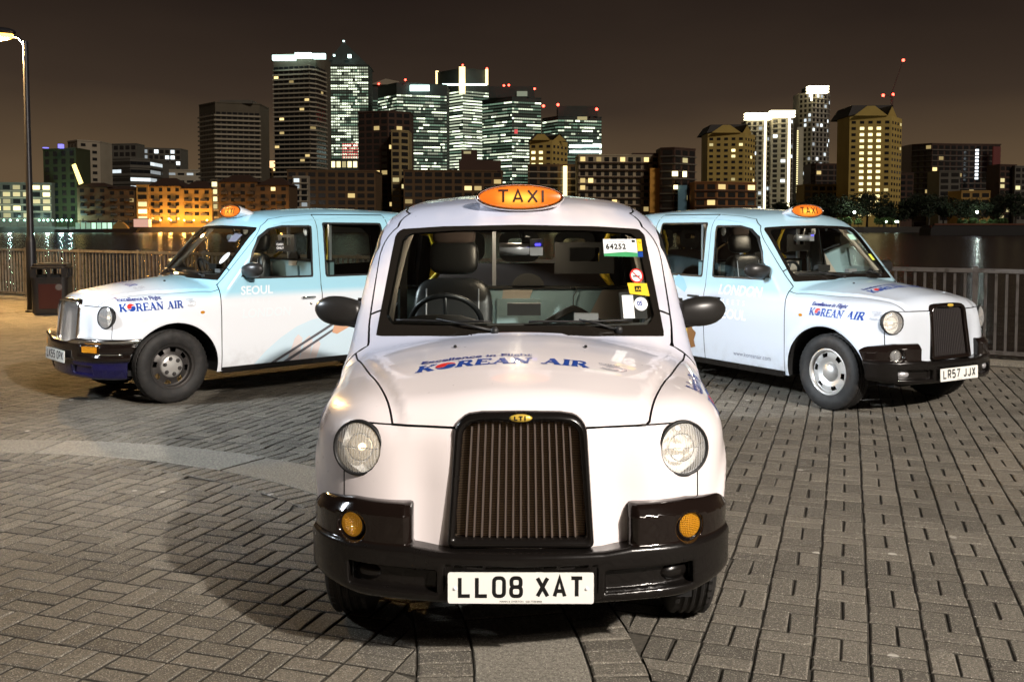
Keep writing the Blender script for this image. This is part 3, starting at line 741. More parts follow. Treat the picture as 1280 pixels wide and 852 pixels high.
    if variant == 'front':
        def lt():
            v, f = shape_strokes([([(a, b) for a, b in p], .0042, False) for p in ([(-.022, .007), (-.022, -.006), (-.012, -.006)], [(-.007, .006), (.007, .006)], [(0, .007), (0, -.008)], [(.016, .008), (.016, -.008)])])
            return mesh('lti', [(.0056 + .0002 * c, a, b) for a, b, c in v], f)
        link('lettering', cached('lti', lt), M_INK, root, loc=(bx, 0, .962), rot=(0, -.12, 0))
def plate(root, txt, x, z, small=None):
    o = link('number_plate', cached('plate', lambda: MB().prism(arc(.252, .0475, .008, .008, 0, 90, 3) + arc(-.252, .0475, .008, .008, 90, 180, 3) + arc(-.252, -.0475, .008, .008, 180, 270, 3) + arc(.252, -.0475, .008, .008, 270, 360, 3), 0, .005, 'yz').mesh('plate')), M_PLATE, root, loc=(x, 0, z), rot=(0, R(-2), 0))
    V, F = plate_text(txt); link('lettering', mesh('reg', [(.0056 + .0001 * c, a, b + .004) for a, b, c in V], F), M_INK, o)
    for s in (-1, 1): link('plate_screw', cached('pscrew', lambda: MB().lathe([(0, .004), (.006, .003), (.0075, 0)], 12, 'x').mesh('sc', True)), M_WHITE, o, loc=(.005, .235 * s, -.002))
    v, f = font_mesh('MANN & OVERTON   020 7738 0908' if small else 'LONDON TAXIS', .0095, align='CENTER'); link('small_print', mesh('sp', [(.0058, a, b - .051) for a, b, c in v], f), M_INK, o)
def mirror(root, s):
    o = empty('door_mirror'); o.parent = root
    def house():
        m = MB(); c = (-.745, .90, 1.235); V = []; F = []; n = 20; K = 16
        for i in range(K + 1):
            t = i / K; y = .800 + .245 * math.sin(t * math.pi / 2); t = (y - .80) / .245; r = (.74 + .26 * math.sin(t / .45 * math.pi / 2)) if t < .45 else max(.03, (1 - ((t - .45) / .55)**2.4))**.5
            grow = 1.
            for k in range(n):
                a = 2 * math.pi * k / n; ca, sa = math.cos(a), math.sin(a)
                z = 1.236 - .016 * (1 - t) + .076 * r * grow * math.copysign(abs(sa)**.8, sa) ; x = -.745 + (.075 if ca > 0 else .022) * r * math.copysign(abs(ca)**.8, ca) - .05 * t
                V.append((x, y * 1.0, z))
        for i in range(K):
            for k in range(n): F.append((i * n + k, i * n + (k + 1) % n, (i + 1) * n + (k + 1) % n, (i + 1) * n + k))
        F += [tuple(range(n - 1, -1, -1)), tuple(K * n + k for k in range(n))]
        return mesh('house', V, F, smooth=True)
    h = link('mirror_housing', cached('mhouse', house), M_MIRR, o); h.scale = (1, s, 1)
    g = link('mirror_glass', cached('mglass', lambda: MB().ellipsoid((-.795, .935, 1.232), (.012, .10, .062)).mesh('g', True)), M_CHROME, o); g.scale = (1, s, 1)
    b = link('mirror_arm', cached('marm', lambda: MB().prism([(-.665, 1.135), (-.90, 1.135), (-.895, 1.17), (-.80, 1.26), (-.765, 1.295), (-.74, 1.26)], .795, .822, 'xz').tube([(-.77, .79, 1.17), (-.765, .83, 1.165), (-.76, .90, 1.175)], [.028, .026, .02], 10).mesh('arm')), M_MIRR, o); b.scale = (1, s, 1)
def wiper(root, y0, y1, key):
    def mk():
        m = MB(); P = lambda y, z: (surf_x(y, z) + .010, y, z)
        base = P(y0, 1.165); tip = P(y1, 1.215)
        m.tube([base, ((base[0] + tip[0]) / 2 + .022, (y0 + y1) / 2, (base[2] + tip[2]) / 2 + .004), (tip[0] + .012, y1, tip[2])], [.008, .006, .004], 6)
        n = 10; ya = y1 - .26 * (1 if y1 > y0 else -1); yb = y1 + .24 * (1 if y1 > y0 else -1); yb = max(-.60, min(.60, yb))
        m.tube([P(ya + (yb - ya) * i / n, 1.205 + .012 * math.sin(i)*.1) for i in range(n + 1)], .006, 5)
        m.lathe([(0, .02), (.018, .018), (.02, 0)], 12, 'x', c=(base[0] - .005, base[1], base[2]))
        return m.mesh('wiper', True)
    link('wiper', cached(key, mk), M_RUB, root)
def interior(root, variant):
    S_ = {}
    m = MB()
    n = 14; pr = [(-.585, 1.140), (-.66, 1.172), (-.74, 1.165), (-.80, 1.09), (-.82, .95), (-.78, .70)]
    V = []
    for i in range(n + 1):
        y = -.70 + 1.4 * i / n; hump = .05 * math.exp(-((y + .40) / .20)**4)
        for j, (x, z) in enumerate(pr): V.append((x + .20 * (.48 - y * y) * (1 if j < 2 else .3), y, z + (hump if 1 <= j <= 2 else 0)))
    F = [(i * 6 + j, i * 6 + j + 1, (i + 1) * 6 + j + 1, (i + 1) * 6 + j) for i in range(n) for j in range(5)]
    link('dashboard', cached('dash', lambda: mesh('dash', V, F, smooth=True)), M_DASH, root)
    def sw():
        m = MB(); pts = [(.185 * math.cos(a), .185 * math.sin(a), 0) for a in np.linspace(0, 2 * math.pi, 41)]
        m.tube(pts, .0145, 8, caps=False); m.tube([(-.18, 0, 0), (0, 0, -.03), (.18, 0, 0)], .014, 6); m.tube([(0, -.18, 0), (0, 0, -.03)], .014, 6); m.ellipsoid((0, 0, -.03), (.06, .05, .025)); return m.mesh('sw', True)
    link('steering_wheel', cached('sw', sw), M_LEATH, root, loc=(-.93, -.385, 1.145), rot=(0, R(-58), 0))
    def rb(c, d, r=.03, rot=None):
        return c, d
    # driver's seat
    st = empty('driver_seat'); st.parent = root
    def soft(key, c, d, p=3.2, M=None):
        def mk():
            e = MB().ellipsoid((0, 0, 0), (1, 1, 1), 28, 18); V = np.array(e.v); a = np.sign(V) * np.abs(V)**(2 / p); s = (np.abs(a)**p).sum(1)**(1 / p); a = a / s[:, None]
            a = a * (np.array(d) / 2)
            if M is not None: a = a @ np.array(M.to_3x3()).T
            return mesh('soft', a + np.array(c), e.f, smooth=True)
        return cached(key, mk)
    tilt = Matrix.Rotation(R(-9), 3, 'Y')
    link('headrest', soft('hr', (-1.555, -.385, 1.475), (.09, .285, .20), 4, tilt), M_LEATH, st)
    link('headrest_top', soft('hrt', (-1.565, -.385, 1.60), (.08, .25, .10), 4, tilt), M_SEATF, st)
    link('backrest', soft('sb', (-1.46, -.385, 1.04), (.15, .46, .64), 4.5, tilt), M_LEATH, st)
    link('seat', soft('sc', (-1.20, -.385, .68), (.52, .48, .16), 4), M_LEATH, st)
    # partition: padded lower wall, clear upper screen with a money hatch
    link('partition', cached('parti', lambda: MB().box((-1.76, 0, .80), (.05, 1.48, .96)).mesh('p')), M_PART, root)
    link('partition_ledge', cached('pledge', lambda: MB().box((-1.755, 0, 1.288), (.07, 1.50, .018)).mesh('p')), M_DASH, root)
    link('partition_locker', cached('plock', lambda: MB().box((-1.725, -.01, 1.11), (.03, .26, .22)).mesh('p')), mat('locker_panel', (.26, .37, .40), .55), root)
    link('partition_stripe', cached('pstr', lambda: MB().prism([(-.13, 1.0), (-.02, 1.0), (.08, 1.275), (-.10, 1.275)], -1.733, -1.728, 'yz').prism([(.36, 1.0), (.70, 1.0), (.70, 1.275), (.50, 1.275)], -1.733, -1.728, 'yz').mesh('p')), M_TRIM, root)
    link('partition_post', cached('ppost', lambda: MB().box((-1.76, -.155, 1.50), (.03, .022, .42)).box((-1.76, .70, 1.50), (.03, .03, .42)).box((-1.76, -.70, 1.50), (.03, .03, .42)).box((-1.76, 0, 1.715), (.03, 1.4, .03)).mesh('p')), M_SILV, root)
    link('money_hatch', cached('hatch', lambda: MB().prism(arc(.05, 1.30, .095, .075, 0, 180, 12), -1.735, -1.70, 'yz').mesh('p')), M_DASH, root)
    # rear seats with slotted headrests
    link('rear_bench', soft('rbch', (-3.0, 0, .85), (.55, 1.36, .30), 4), M_SEATF, root)
    link('rear_bench_back', soft('rbb', (-3.25, 0, 1.10), (.16, 1.36, .55), 5, tilt), M_SEATF, root)
    for y in (-.42, 0, .42):
        hd = link('rear_headrest', cached('rhr', lambda: (lambda o, i: MB().add([(a, p[0], p[1]) for a in (-.04, .04) for q in (o, i) for p in q],
              [(k, (k + 1) % 28, 28 + (k + 1) % 28, 28 + k) for k in range(28)] + [(56 + k, 84 + k, 84 + (k + 1) % 28, 56 + (k + 1) % 28) for k in range(28)] +
              [(k, 56 + k, 56 + (k + 1) % 28, (k + 1) % 28) for k in range(28)] + [(28 + k, 28 + (k + 1) % 28, 84 + (k + 1) % 28, 84 + k) for k in range(28)]).mesh('rh'))(
              [(.155 * math.copysign(abs(math.cos(t))**.5, math.cos(t)), .115 * math.copysign(abs(math.sin(t))**.5, math.sin(t))) for t in np.arange(28) / 28 * 2 * math.pi],
              [(.085 * math.copysign(abs(math.cos(t))**.6, math.cos(t)), .030 + .035 * math.copysign(abs(math.sin(t))**.6, math.sin(t))) for t in np.arange(28) / 28 * 2 * math.pi])), M_DASH, root, loc=(-3.30, y, 1.50))
        link('headrest_post', cached('hpost', lambda: MB().tube([(0, -.06, -.18), (0, -.06, -.10)], .007, 6).tube([(0, .06, -.18), (0, .06, -.10)], .007, 6).mesh('hp')), M_CHROME, hd)
    # folding seats on the partition, yellow grab handles, pillar trims, belts
    for s in (-1, 1):
        link('grab_handle', cached(('grab', s), lambda: MB().tube([(-2.55, .70 * s, 1.62), (-2.53, .60 * s, 1.60), (-2.5, .575 * s, 1.45), (-2.5, .60 * s, 1.30), (-2.52, .66 * s, 1.20)], .020, 8).mesh('gh', True)), M_YEL, root)
        link('partition_grab_handle', cached(('grab2', s), lambda: MB().tube([(-1.80, (.60) * s, 1.66), (-1.84, .55 * s, 1.62), (-1.86, .50 * s, 1.48), (-1.86, .51 * s, 1.36), (-1.80, .56 * s, 1.30)], .018, 8).mesh('gh', True)), M_YEL, root)
        link('pillar_trim', cached(('ptrim', s), lambda: MB().tube([(-.60, .655 * s, 1.16), (-.78, .645 * s, 1.34), (-.96, .615 * s, 1.53), (-1.06, .59 * s, 1.635)], [.030, .028, .026, .03], 8).mesh('pt', True)), M_TRIM, root)
        link('seat_belt', cached(('belt', s), lambda: MB().prism([(-1.60, 1.66), (-1.62, 1.66), (-1.57, .9), (-1.55, .9)], .665 * s, .705 * s, 'xz').mesh('b')), M_DASH, root)
        link('belt_anchor', cached(('belta', s), lambda: MB().ellipsoid((-1.50, .66 * s, 1.60), (.03, .02, .045)).mesh('b', True)), M_WHITE, root)
    link('radiator', cached('rad', lambda: MB().box((.52, 0, .72), (.04, .56, .52)).mesh('rad')), M_HOLE, root)
    link('fare_meter', cached('meter', lambda: MB().box((-.80, .02, 1.235), (.06, .17, .06)).mesh('m')), M_DASH, root)
    link('meter_display', cached('meterd', lambda: MB().box((-.832, .02, 1.237), (.004, .11, .026)).mesh('m')), M_REDP, root)
    link('notice', cached('notice', lambda: MB().box((-1.732, -.53, 1.18), (.004, .10, .14)).mesh('m')), M_WHITE, root)
    link('radio_handset', cached('hset', lambda: MB().box((-.70, .33, 1.205), (.05, .12, .035)).mesh('m')), M_SILV, root)
    link('seat_piping', cached('piping', lambda: MB().tube([(-1.385 - .16 * (z - 1.04), -.385 + .15, z) for z in np.linspace(.82, 1.30, 8)], .004, 5).tube([(-1.385 - .16 * (z - 1.04), -.385 - .15, z) for z in np.linspace(.82, 1.30, 8)], .004, 5).mesh('m')), M_SILV, root)
    link('roof_lining', cached('rlin', lambda: MB().box((-2.35, 0, 1.715), (1.9, 1.05, .02)).mesh('r')), M_TRIM, root)
    link('floor_pan', cached('floorp', lambda: MB().box((-1.55, 0, .30), (4.3, 1.28, .05)).box((-2.1, 0, .44), (3.4, 1.30, .02)).mesh('f')), M_HOLE, root)
    # mirror, camera, visor
    mo = link('interior_mirror', cached('imir', lambda: MB().tube([(-1.03, -.11, 1.535), (-1.03, .05, 1.535)], .034, 12).mesh('im', True)), M_SILV, root)
    link('mirror_bracket', cached('imb', lambda: MB().box((-1.03, .035, 1.575), (.03, .05, .055)).tube([(-1.0, .0, 1.64), (-1.03, .02, 1.58)], .012, 6).mesh('im')), M_DASH, root)
    link('dash_camera', cached('icam', lambda: MB().box((-1.02, .087, 1.545), (.04, .068, .085)).mesh('im')), M_SILV, root)
    link('camera_light', cached('icaml', lambda: MB().box((-.998, .095, 1.560), (.004, .030, .012)).mesh('im')), mat('blue_led', (.1, .1, .9), .3, emit=(.08, .06, 1), es=3.), root)
    def vis():
        o = [(-.17, -.09), (.17, -.09), (.17, .09), (-.17, .09)]; i = [(-.085, -.02), (.085, -.02), (.085, .06), (-.085, .06)]
        V = [(x, a, b) for x in (0, .02) for q in (o, i) for a, b in q]; F = []
        for k in range(4):
            j = (k + 1) % 4; F += [(k, 4 + k, 4 + j, j), (8 + k, 8 + j, 12 + j, 12 + k), (k, j, 8 + j, 8 + k), (4 + k, 12 + k, 12 + j, 4 + j)]
        return mesh('v', V, F)
    link('passenger_headrest_frame', cached('vis', vis), M_DASH, root, loc=(-1.45, .37, 1.475))
def dome_light(root, e):
    link('dome_lamp', cached('dome', lambda: MB().ellipsoid((-1.22, 0, 1.70), (.09, .05, .012)).mesh('d', True)), mat('dome_glow', (.9, .8, .6), .5, emit=(1, .78, .50), es=5.), root)
    lamp('dome_light', (-1.22, 0, 1.64), (1, .82, .60), e, .06, parent=root)
def make_taxi(variant, loc, heading, label):
    if not PANELS: PANELS.update({k: v for k, v in body_panels().items()})
    root = empty('taxi', (loc[0], loc[1], 0), heading, label, 'taxi', 'taxis parked on the paved riverside')
    pm = PAINT[variant]
    body = link('body', panel_mesh('body'), pm, root)
    link('inner_shell', panel_mesh('lining'), mat('inner_trim', (.035, .033, .03), .7), root)
    link('bonnet', panel_mesh('bonnet'), pm, root); link('front_panel', panel_mesh('front_panel'), pm, root)
    b = link('windscreen_border', panel_mesh('windscreen_border', .001), mat('frit_black', (.012, .010, .008), .10, coat=.5), root)
    link('windscreen', panel_mesh('windscreen', -.002), M_GLASS, root)
    rw = link('rear_screen', panel_mesh('rear_glass', -.002), M_GLASS, root); link('rubber_seal', panel_mesh('rear_seal'), M_RUB, rw)
    for s in (1, -1):
        for nm, wn_ in (('front_door', 'front_window'), ('rear_door', 'rear_window')):
            d = link(nm, panel_mesh((nm, s)), pm, root)
            link('window_glass', panel_mesh((wn_, s), -.006), M_GLASS if nm == 'front_door' or variant != 'left' else M_GLASS2, d)
            link('window_seal', panel_mesh((wn_ + '_seal', s), .001), M_RUB, d)
            hx = -1.40 if nm == 'front_door' else -1.72
            def hnd(hx=hx, s=s):
                m = MB(); y = .868 * s; m.tube([(hx - .075, y - .012 * s, .93), (hx - .07, y + .012 * s, .932), (hx + .07, y + .012 * s, .932), (hx + .075, y - .012 * s, .93)], .011, 8)
                m.lathe([(0, .0), (.012, .0), (.014, -.01 * s)], 12, 'y', c=(hx - .03, y + .002 * s, .865)); return m.mesh('h', True)
            if not (nm == 'rear_door' and variant == 'left') : link('door_handle', cached(('hnd', nm, s), hnd), M_CHROME if variant == 'left' else M_MIRR, d)
        qw = link('quarter_window', panel_mesh(('quarter_window', s), -.004), M_GLASS, root); link('window_seal', panel_mesh(('quarter_window_seal', s), .001), M_RUB, qw)
        for ax in AX:
            def liner(ax=ax, s=s):
                V = []; F = []; n = 20
                for k in range(n + 1):
                    a = math.pi * (-.12 + 1.24 * k / n)
                    for y in (.855, .835, .42): V.append((ax + .418 * math.cos(a), (y) * s, WR + .418 * math.sin(a)))
                    V.append((ax, .42 * s, WR))
                for k in range(n):
                    for j in range(3): F.append((k * 4 + j, k * 4 + j + 1, (k + 1) * 4 + j + 1, (k + 1) * 4 + j))
                V = [(x, min(abs(y), .835 if not (ax == 0 and x > .1) else .74) * s, max(z, .27)) for x, y, z in V]; return mesh('liner', V, F)
            link('wheel_arch_liner', cached(('liner', ax, s), liner), M_HOLE, root)
            wheel(root, ax, s, variant, steer=0)
        link('sill', cached(('sill', s), lambda: MB().prism([(-.46, .245), (-.46, .30), (-2.40, .30), (-2.40, .245)], .79 * s, .855 * s, 'xz').box((-1.9, .70 * s, .235), (.10, .20, .03)).mesh('sill')), M_BPLAS, root)
        ind = link('side_indicator', cached('sind', lambda: MB().ellipsoid((0, 0, 0), (.028, .012, .018)).mesh('si', True)), M_AMBER, root, loc=(-.268, (.846) * s, .842))
        lamp_unit(root, s); mirror(root, s)
    for s in (-1, 1): link('roof_gutter', cached(('gutter', s), lambda: MB().tube([tuple(p) for p in settle(f_body, np.array([(x, s * .735, ROOF(np.array([x]))[0] - .08) for x in np.linspace(-1.08, -3.5, 24)]), 8)], .006, 5).mesh('gt', True)), pm, root)
    grille(root, variant); sign_parts(root, variant); interior(root, variant)
    wiper(root, -.12, -.40, 'wp1'); wiper(root, .47, .28, 'wp2')
    for s in (-1, 1): link('washer_jet', cached('wj', lambda: MB().ellipsoid((0, 0, 0), (.014, .008, .007)).mesh('wj', True)), M_RUB, root, loc=(-.14, .29 * s, float(HOODZ(np.array([-.14]))[0]) + .004))
    if variant in ('front', 'right'):
        bp = lambda nm, pk, mt: link(nm, bar_field(nm, f_bumper, (.02, -.93, .25), (.85, .93, .70), .0115, 'bumpA', pk), mt, root)
        for s in (1, -1):
            link('bumper_corner', bar_field(('bumper_corner', s), f_bumper, (.02, -.93, .25), (.85, .93, .70), .0115, 'bumpA', lambda V: np.maximum(.499 - V[:, 2], .40 - V[:, 1] * s)), M_BLACK, root)
        lo = bp('bumper', lambda V: -np.maximum(.499 - V[:, 2], .40 - np.abs(V[:, 1])), M_BPLAS)
        for s in (-1, 1):
            x = surf_x(.625 * s, .548, f_bumper)
            n = Vector((1, .42 * s, 0)).normalized()
            fl = empty('fog_lamp', (x - .004, .625 * s, .548)); fl.parent = root; fl.rotation_euler = n.to_track_quat('Z', 'Y').to_euler()
            link('lamp_rim', cached('frim', lambda: MB().lathe([(.046, .016), (.051, .020), (.055, .014), (.056, -.02)], 36).mesh('fr', True)), M_CHROME if variant == 'right' else M_BLACK, fl)
            if variant == 'right': link('reflector', cached('fref', lambda: MB().lathe([(.046, .012), (.036, -.016), (.0, -.03)], 28).mesh('fr', True)), MATS['reflector'], fl)
            link('lens', cached('flens', lambda: MB().lathe([(0, .024), (.02, .0225), (.038, .017), (.047, .010)], 36).mesh('fl', True)), M_AMBER if variant == 'front' else M_LENS2, fl)
            sx = surf_x(.575 * s, .385, f_bumper)
            link('bumper_insert', cached(('bins', s), lambda: MB().ellipsoid((0, 0, 0), (.03, .062, .034), 20, 12).mesh('bi', True)), M_BPLAS if variant == 'front' else M_SILV, root, loc=(sx - .006, .565 * s, .384), rot=(0, 0, .5 * s))
        plate(root, 'LL08 XAT' if variant == 'front' else 'LR57 JJX', .771, .372, variant == 'front')
    else:
        bp = lambda nm, pk, mt: link(nm, bar_field(nm, f_bumper2, (.02, -.94, .22), (.87, .94, .70), .0115, 'bumpB', pk), mt, root)
        bp('bumper_top', lambda V: .588 - V[:, 2], M_CRBUMP); bp('bumper', lambda V: np.maximum(V[:, 2] - .588, .432 - V[:, 2]), M_BLACK); bp('bumper_valance', lambda V: V[:, 2] - .432, M_BLUEBUMP)
        for s in (-1, 1):
            x = surf_x(.56 * s, .54, f_bumper2); n = Vector((1, .42 * s, 0)).normalized()
            link('indicator', cached('rind', lambda: MB().box((0, 0, 0), (.02, .175, .052)).mesh('ri')), M_AMBER, root, loc=(x + .008, .56 * s, .54), rot=(0, 0, math.atan2(.36 * s, 1)))
        link('bumper_moulding', cached('bmould', lambda: (lambda m: [m.tube([(surf_x(y, .50, f_bumper2) + .003, y, .50) for y in np.linspace(.66 * s, .80 * s, 10)] , .009, 6) for s in (-1, 1)] and m.mesh('bm', True))(MB())), M_CHROME, root)
        plate(root, 'LK55 OPK', .800, .455)
    livery(root, variant); dome_light(root, {'front': 10, 'left': 6, 'right': 8}[variant])
    return root
# ---------------------------------------------------------------- printed livery
def logo(root, key, org, u, v, axis, side, h, dark=None, tag_line=True, team=True):
    V, F, dsc, wid = korean_air(h); W = wid
    decal((key, 'ka'), (V, F), org, u, v, axis, side, M_BLUEP if dark is None else dark, root, 'airline_lettering', maxedge=.05)
    cx, cy, r = dsc
    def half(a0, up):
        # one half of the two-tone disc, its inner edge an S-curve left open as a white gap
        o = arc(cx, cy, r, r, a0, a0 + 180, 16); s = arc(cx - r / 2 * math.cos(R(a0)), cy - r / 2 * math.sin(R(a0)), r * .50, r * .34, a0 + 180, a0 + 360, 8); t = arc(cx + r / 2 * math.cos(R(a0)), cy + r / 2 * math.sin(R(a0)) , r * .46, r * .40, a0 + 180, a0, 8)
        return [(x, y, 0) for x, y in o + s[:1] + s[1:] + t]
    for nm, a0, mt in (('red', 8, M_REDP), ('blue', 188, M_BLUEP)):
        P = half(a0, 1); P = [(x, y + (.05 if nm == 'red' else -.05) * r, z) for x, y, z in P]
        decal((key, nm), (P, [tuple(range(len(P)))]), org, u, v, axis, side, mt, root, 'emblem_half', maxedge=.05)
    if tag_line:
        def ex(): v_, f_ = font_mesh('Excellence in Flight', h * .66, bold=h * .016, shear=.15 if axis == 1 else 0); return [(a * 1.05 + W * .02, b + h * 1.30, 0) for a, b, c in v_], f_
        decal((key, 'ex'), ex, org, u, v, axis, side, M_NAVY, root, 'tagline_lettering', lift=.0030, maxedge=.025)
    if team:
        r2 = h * .52; c2 = (W + h * 1.15, h * .5)
        def ring():
            a = [([(x, y) for x, y in arc(c2[0], c2[1], r2 * k, r2 * .62 * k, a0, a1, 14)], h * .035, False) for k, a0, a1 in ((1.3, -150, 150), (.95, 10, 120), (.95, 190, 300), (.62, 40, 150), (.62, 220, 330), (.3, 60, 170))]
            return shape_strokes(a)
        decal((key, 'ring'), ring, org, u, v, axis, side, M_GREYP, root, 'alliance_emblem', maxedge=.05)
        def tm(): v_, f_ = font_mesh('SKYTEAM', h * .24); return [(a + c2[0] - h * .62, b + c2[1] + r2 * .95, 0) for a, b, c in v_], f_
        decal((key, 'team'), tm, org, u, v, axis, side, M_GREYP, root, 'small_lettering', maxedge=.05)
def sprite(key, P, org, u, v, side, mt, root, name, lift=.0016): decal(key, ([(a, b, 0) for a, b in P], [tuple(range(len(P)))]), org, u, v, 1, side, mt, root, name, lift=lift)
def livery(root, variant):
    V, F, d, W = korean_air(1.)
    # bonnet logo read from the front: wide and low
    hh = .088
    logo(root, 'hood', (.20, -.435, 0), (0, 1, 0), (-1.0, 0, 0), 2, 1, hh * 1.0)
    lh = .067
    if True:
        xo = .46 if variant == 'left' else .20; xr = -.17 if variant == 'right' else -.33
        logo(root, ('fl', xo), (xo, 0, .878), (-1, 0, .03), (-.05, 0, 1), 1, 1, lh)
        logo(root, ('fr', xr), (xr, 0, .852), (1, 0, -.02), (.0, 0, 1), 1, -1, lh)
    big = lambda t, s, a=1.: (lambda: (lambda vf: ([(x * a, y, 0) for x, y, z in vf[0]], vf[1]))(font_mesh(t, s, bold=.003, shear=.12)))
    if variant == 'right':
        decal('ld1', big('LONDON', .135), (-1.36, 0, .975), (1, 0, 0), (0, 0, 1), 1, -1, M_SILVERP, root, 'door_lettering')
        decal('ld2', (lambda: font_mesh('MEETS', .075, space=1.9)), (-1.32, 0, .875), (1, 0, 0), (0, 0, 1), 1, -1, M_SILVERP, root, 'door_lettering')
        decal('ld3', big('SEOUL', .135), (-1.36, 0, .735), (1, 0, 0), (0, 0, 1), 1, -1, M_SILVERP, root, 'door_lettering')
        decal('ld4', (lambda: font_mesh('www.koreanair.com', .062)), (-1.14, 0, .375), (1, 0, -.0), (0, 0, 1), 1, -1, M_GREYP, root, 'web_address_lettering')
        dome = [(0, 0), (.30, 0), (.30, .12), (.34, .20), (.31, .30), (.27, .36), (.0, .40)]
        sprite('gd', dome, (-2.10, 0, .35), (1, 0, 0), (0, 0, 1), -1, mat('gold_print', (.72, .48, .05), .4), root, 'temple_print')
        sprite('gd2', [(.28, .02), (.40, .05), (.38, .12), (.42, .20), (.36, .24), (.38, .31), (.30, .34), (.28, .2)], (-2.10, 0, .35), (1, 0, 0), (0, 0, 1), -1, mat('brown_print', (.22, .10, .03), .5), root, 'tree_print', .002)
        sprite('gd3', [(.04, .10), (.2, .12), (.2, .16), (.05, .15)], (-2.10, 0, .35), (1, 0, 0), (0, 0, 1), -1, mat('yellow_print', (.85, .70, .2), .5), root, 'temple_roof_print', .002)
        sprite('bw', [(0, .12), (.06, .16), (.14, .13), (.22, .03), (.20, -.02), (.10, .02), (.03, .05)], (-2.06, 0, .98), (1, 0, 0), (0, 0, 1), -1, mat('sky_print', (.25, .50, .72), .5), root, 'wing_print')
        sprite('bk', [(.03, .0), (.05, .01), (.055, -.07), (.02, -.08)], (-2.06, 0, .98), (1, 0, 0), (0, 0, 1), -1, M_INK, root, 'wing_print')
    if variant == 'left':
        M_FAINT = mat('faint_print', (.74, .82, .88), .35)
        decal('ll1', big('SEOUL', .115), (-.66, 0, .99), (-1, 0, 0), (0, 0, 1), 1, 1, M_FAINT, root, 'door_lettering')
        decal('ll2', (lambda: font_mesh('MEETS', .06, space=1.8)), (-.70, 0, .905), (-1, 0, 0), (0, 0, 1), 1, 1, M_FAINT, root, 'door_lettering')
        decal('ll3', big('LONDON', .12), (-.66, 0, .765), (-1, 0, 0), (0, 0, 1), 1, 1, M_FAINT, root, 'door_lettering')
        O = (0, 0, 0); u = (-1, 0, 0); v = (0, 0, 1)
        sprite('arcb', [(.80, .30), (.92, .42), (1.08, .54), (1.26, .64), (1.44, .70), (1.70, .73), (2.3, .76), (2.3, .72), (2.3, .30), (1.5, .30)], O, u, v, 1, mat('pale_blue_print', (.60, .76, .87), .35), root, 'sky_print', .0010)
        dk = mat('umbrella_print', (.10, .10, .12), .4)
        sprite('um1', [(.93, .275), (.99, .275), (1.92, .74), (1.91, .765)], O, u, v, 1, dk, root, 'baton_print', .0022)
        sprite('um2', [(1.12, .30), (1.19, .30), (1.93, .69), (1.92, .705)], O, u, v, 1, dk, root, 'baton_print', .0022)
        sk = mat('glove_print', (.72, .66, .66), .5)
        for i, P in enumerate(([(1.16, .29), (1.24, .52), (1.28, .56), (1.33, .52), (1.30, .29)], [(1.30, .29), (1.36, .50), (1.41, .54), (1.45, .49), (1.42, .29)], [(1.42, .29), (1.46, .45), (1.52, .48), (1.545, .44), (1.50, .29)])):
            sprite(('gl', i), P, O, u, v, 1, sk, root, 'glove_print', .0016)
        sprite('hnd', [(1.70, .62), (1.78, .70), (1.92, .72), (2.2, .69), (2.22, .66), (2.0, .66), (1.90, .60), (1.74, .53), (1.68, .55)], O, u, v, 1, mat('hand_print', (.66, .38, .24), .5), root, 'hand_print', .003)
        sprite('hat', [(2.10, .86), (2.18, 1.02), (2.24, 1.04), (2.32, 1.0), (2.30, .84), (2.2, .80)], O, u, v, 1, mat('hat_print', (.70, .52, .12), .5), root, 'hat_print', .003)
    if variant == 'front':
        # papers and stickers on the windscreen
        def stick(key, P, mt, nm, lift=-.004, lab=None): decal(key, ([(a, b, 0) for a, b in P], [tuple(range(len(P)))]), (0, 0, 0), (0, 1, 0), (0, 0, 1), 0, 1, mt, root, nm, lift=lift, lab=lab)
        rect = lambda y0, y1, z0, z1: [(y0, z0), (y1, z0), (y1, z1), (y0, z1)]
        stick('st1', rect(.425, .600, 1.505, 1.590), M_WHITE, 'licence_card', .0015, 'white and green licence card reading 64252')
        stick('st1g', [(.425, 1.505), (.600, 1.500), (.600, 1.520), (.54, 1.526), (.425, 1.518)], mat('green_print', (.05, .30, .12), .4), 'licence_card_stripe', .0022)
        stick('st1b', rect(.575, .593, 1.573, 1.584), M_INK, 'licence_card_mark', .0022)
        decal('st1t', (lambda: font_mesh('64252', .036, bold=.0016, space=1.2)), (0, .437, 1.540), (0, 1, 0), (0, 0, 1), 0, 1, M_INK, root, 'licence_number', lift=.0022, maxedge=.03)
        decal('st1u', (lambda: font_mesh('Private hire licensing', .012)), (0, .437, 1.573), (0, 1, 0), (0, 0, 1), 0, 1, M_GREYP, root, 'small_lettering', lift=.0022, maxedge=.03)
        stick('st2', rect(.603, .628, 1.53, 1.590), M_YEL, 'orange_sticker', .0012); stick('st3', rect(.592, .628, 1.50, 1.527), M_BLUEP, 'blue_sticker', .0012)
        c = (.583, 1.409)
        stick('ns0', arc(c[0], c[1], .034, .034, 0, 345, 24), M_WHITE, 'no_smoking_sticker', .0012)
        decal('ns1', (lambda: shape_strokes([(arc(c[0], c[1], .031, .031, 0, 345, 24), .007, True), ([(c[0] - .020, c[1] + .020), (c[0] + .020, c[1] - .020)], .006, False)])), (0, 0, 0), (0, 1, 0), (0, 0, 1), 0, 1, M_REDP, root, 'no_smoking_ring', lift=.002, maxedge=.03)
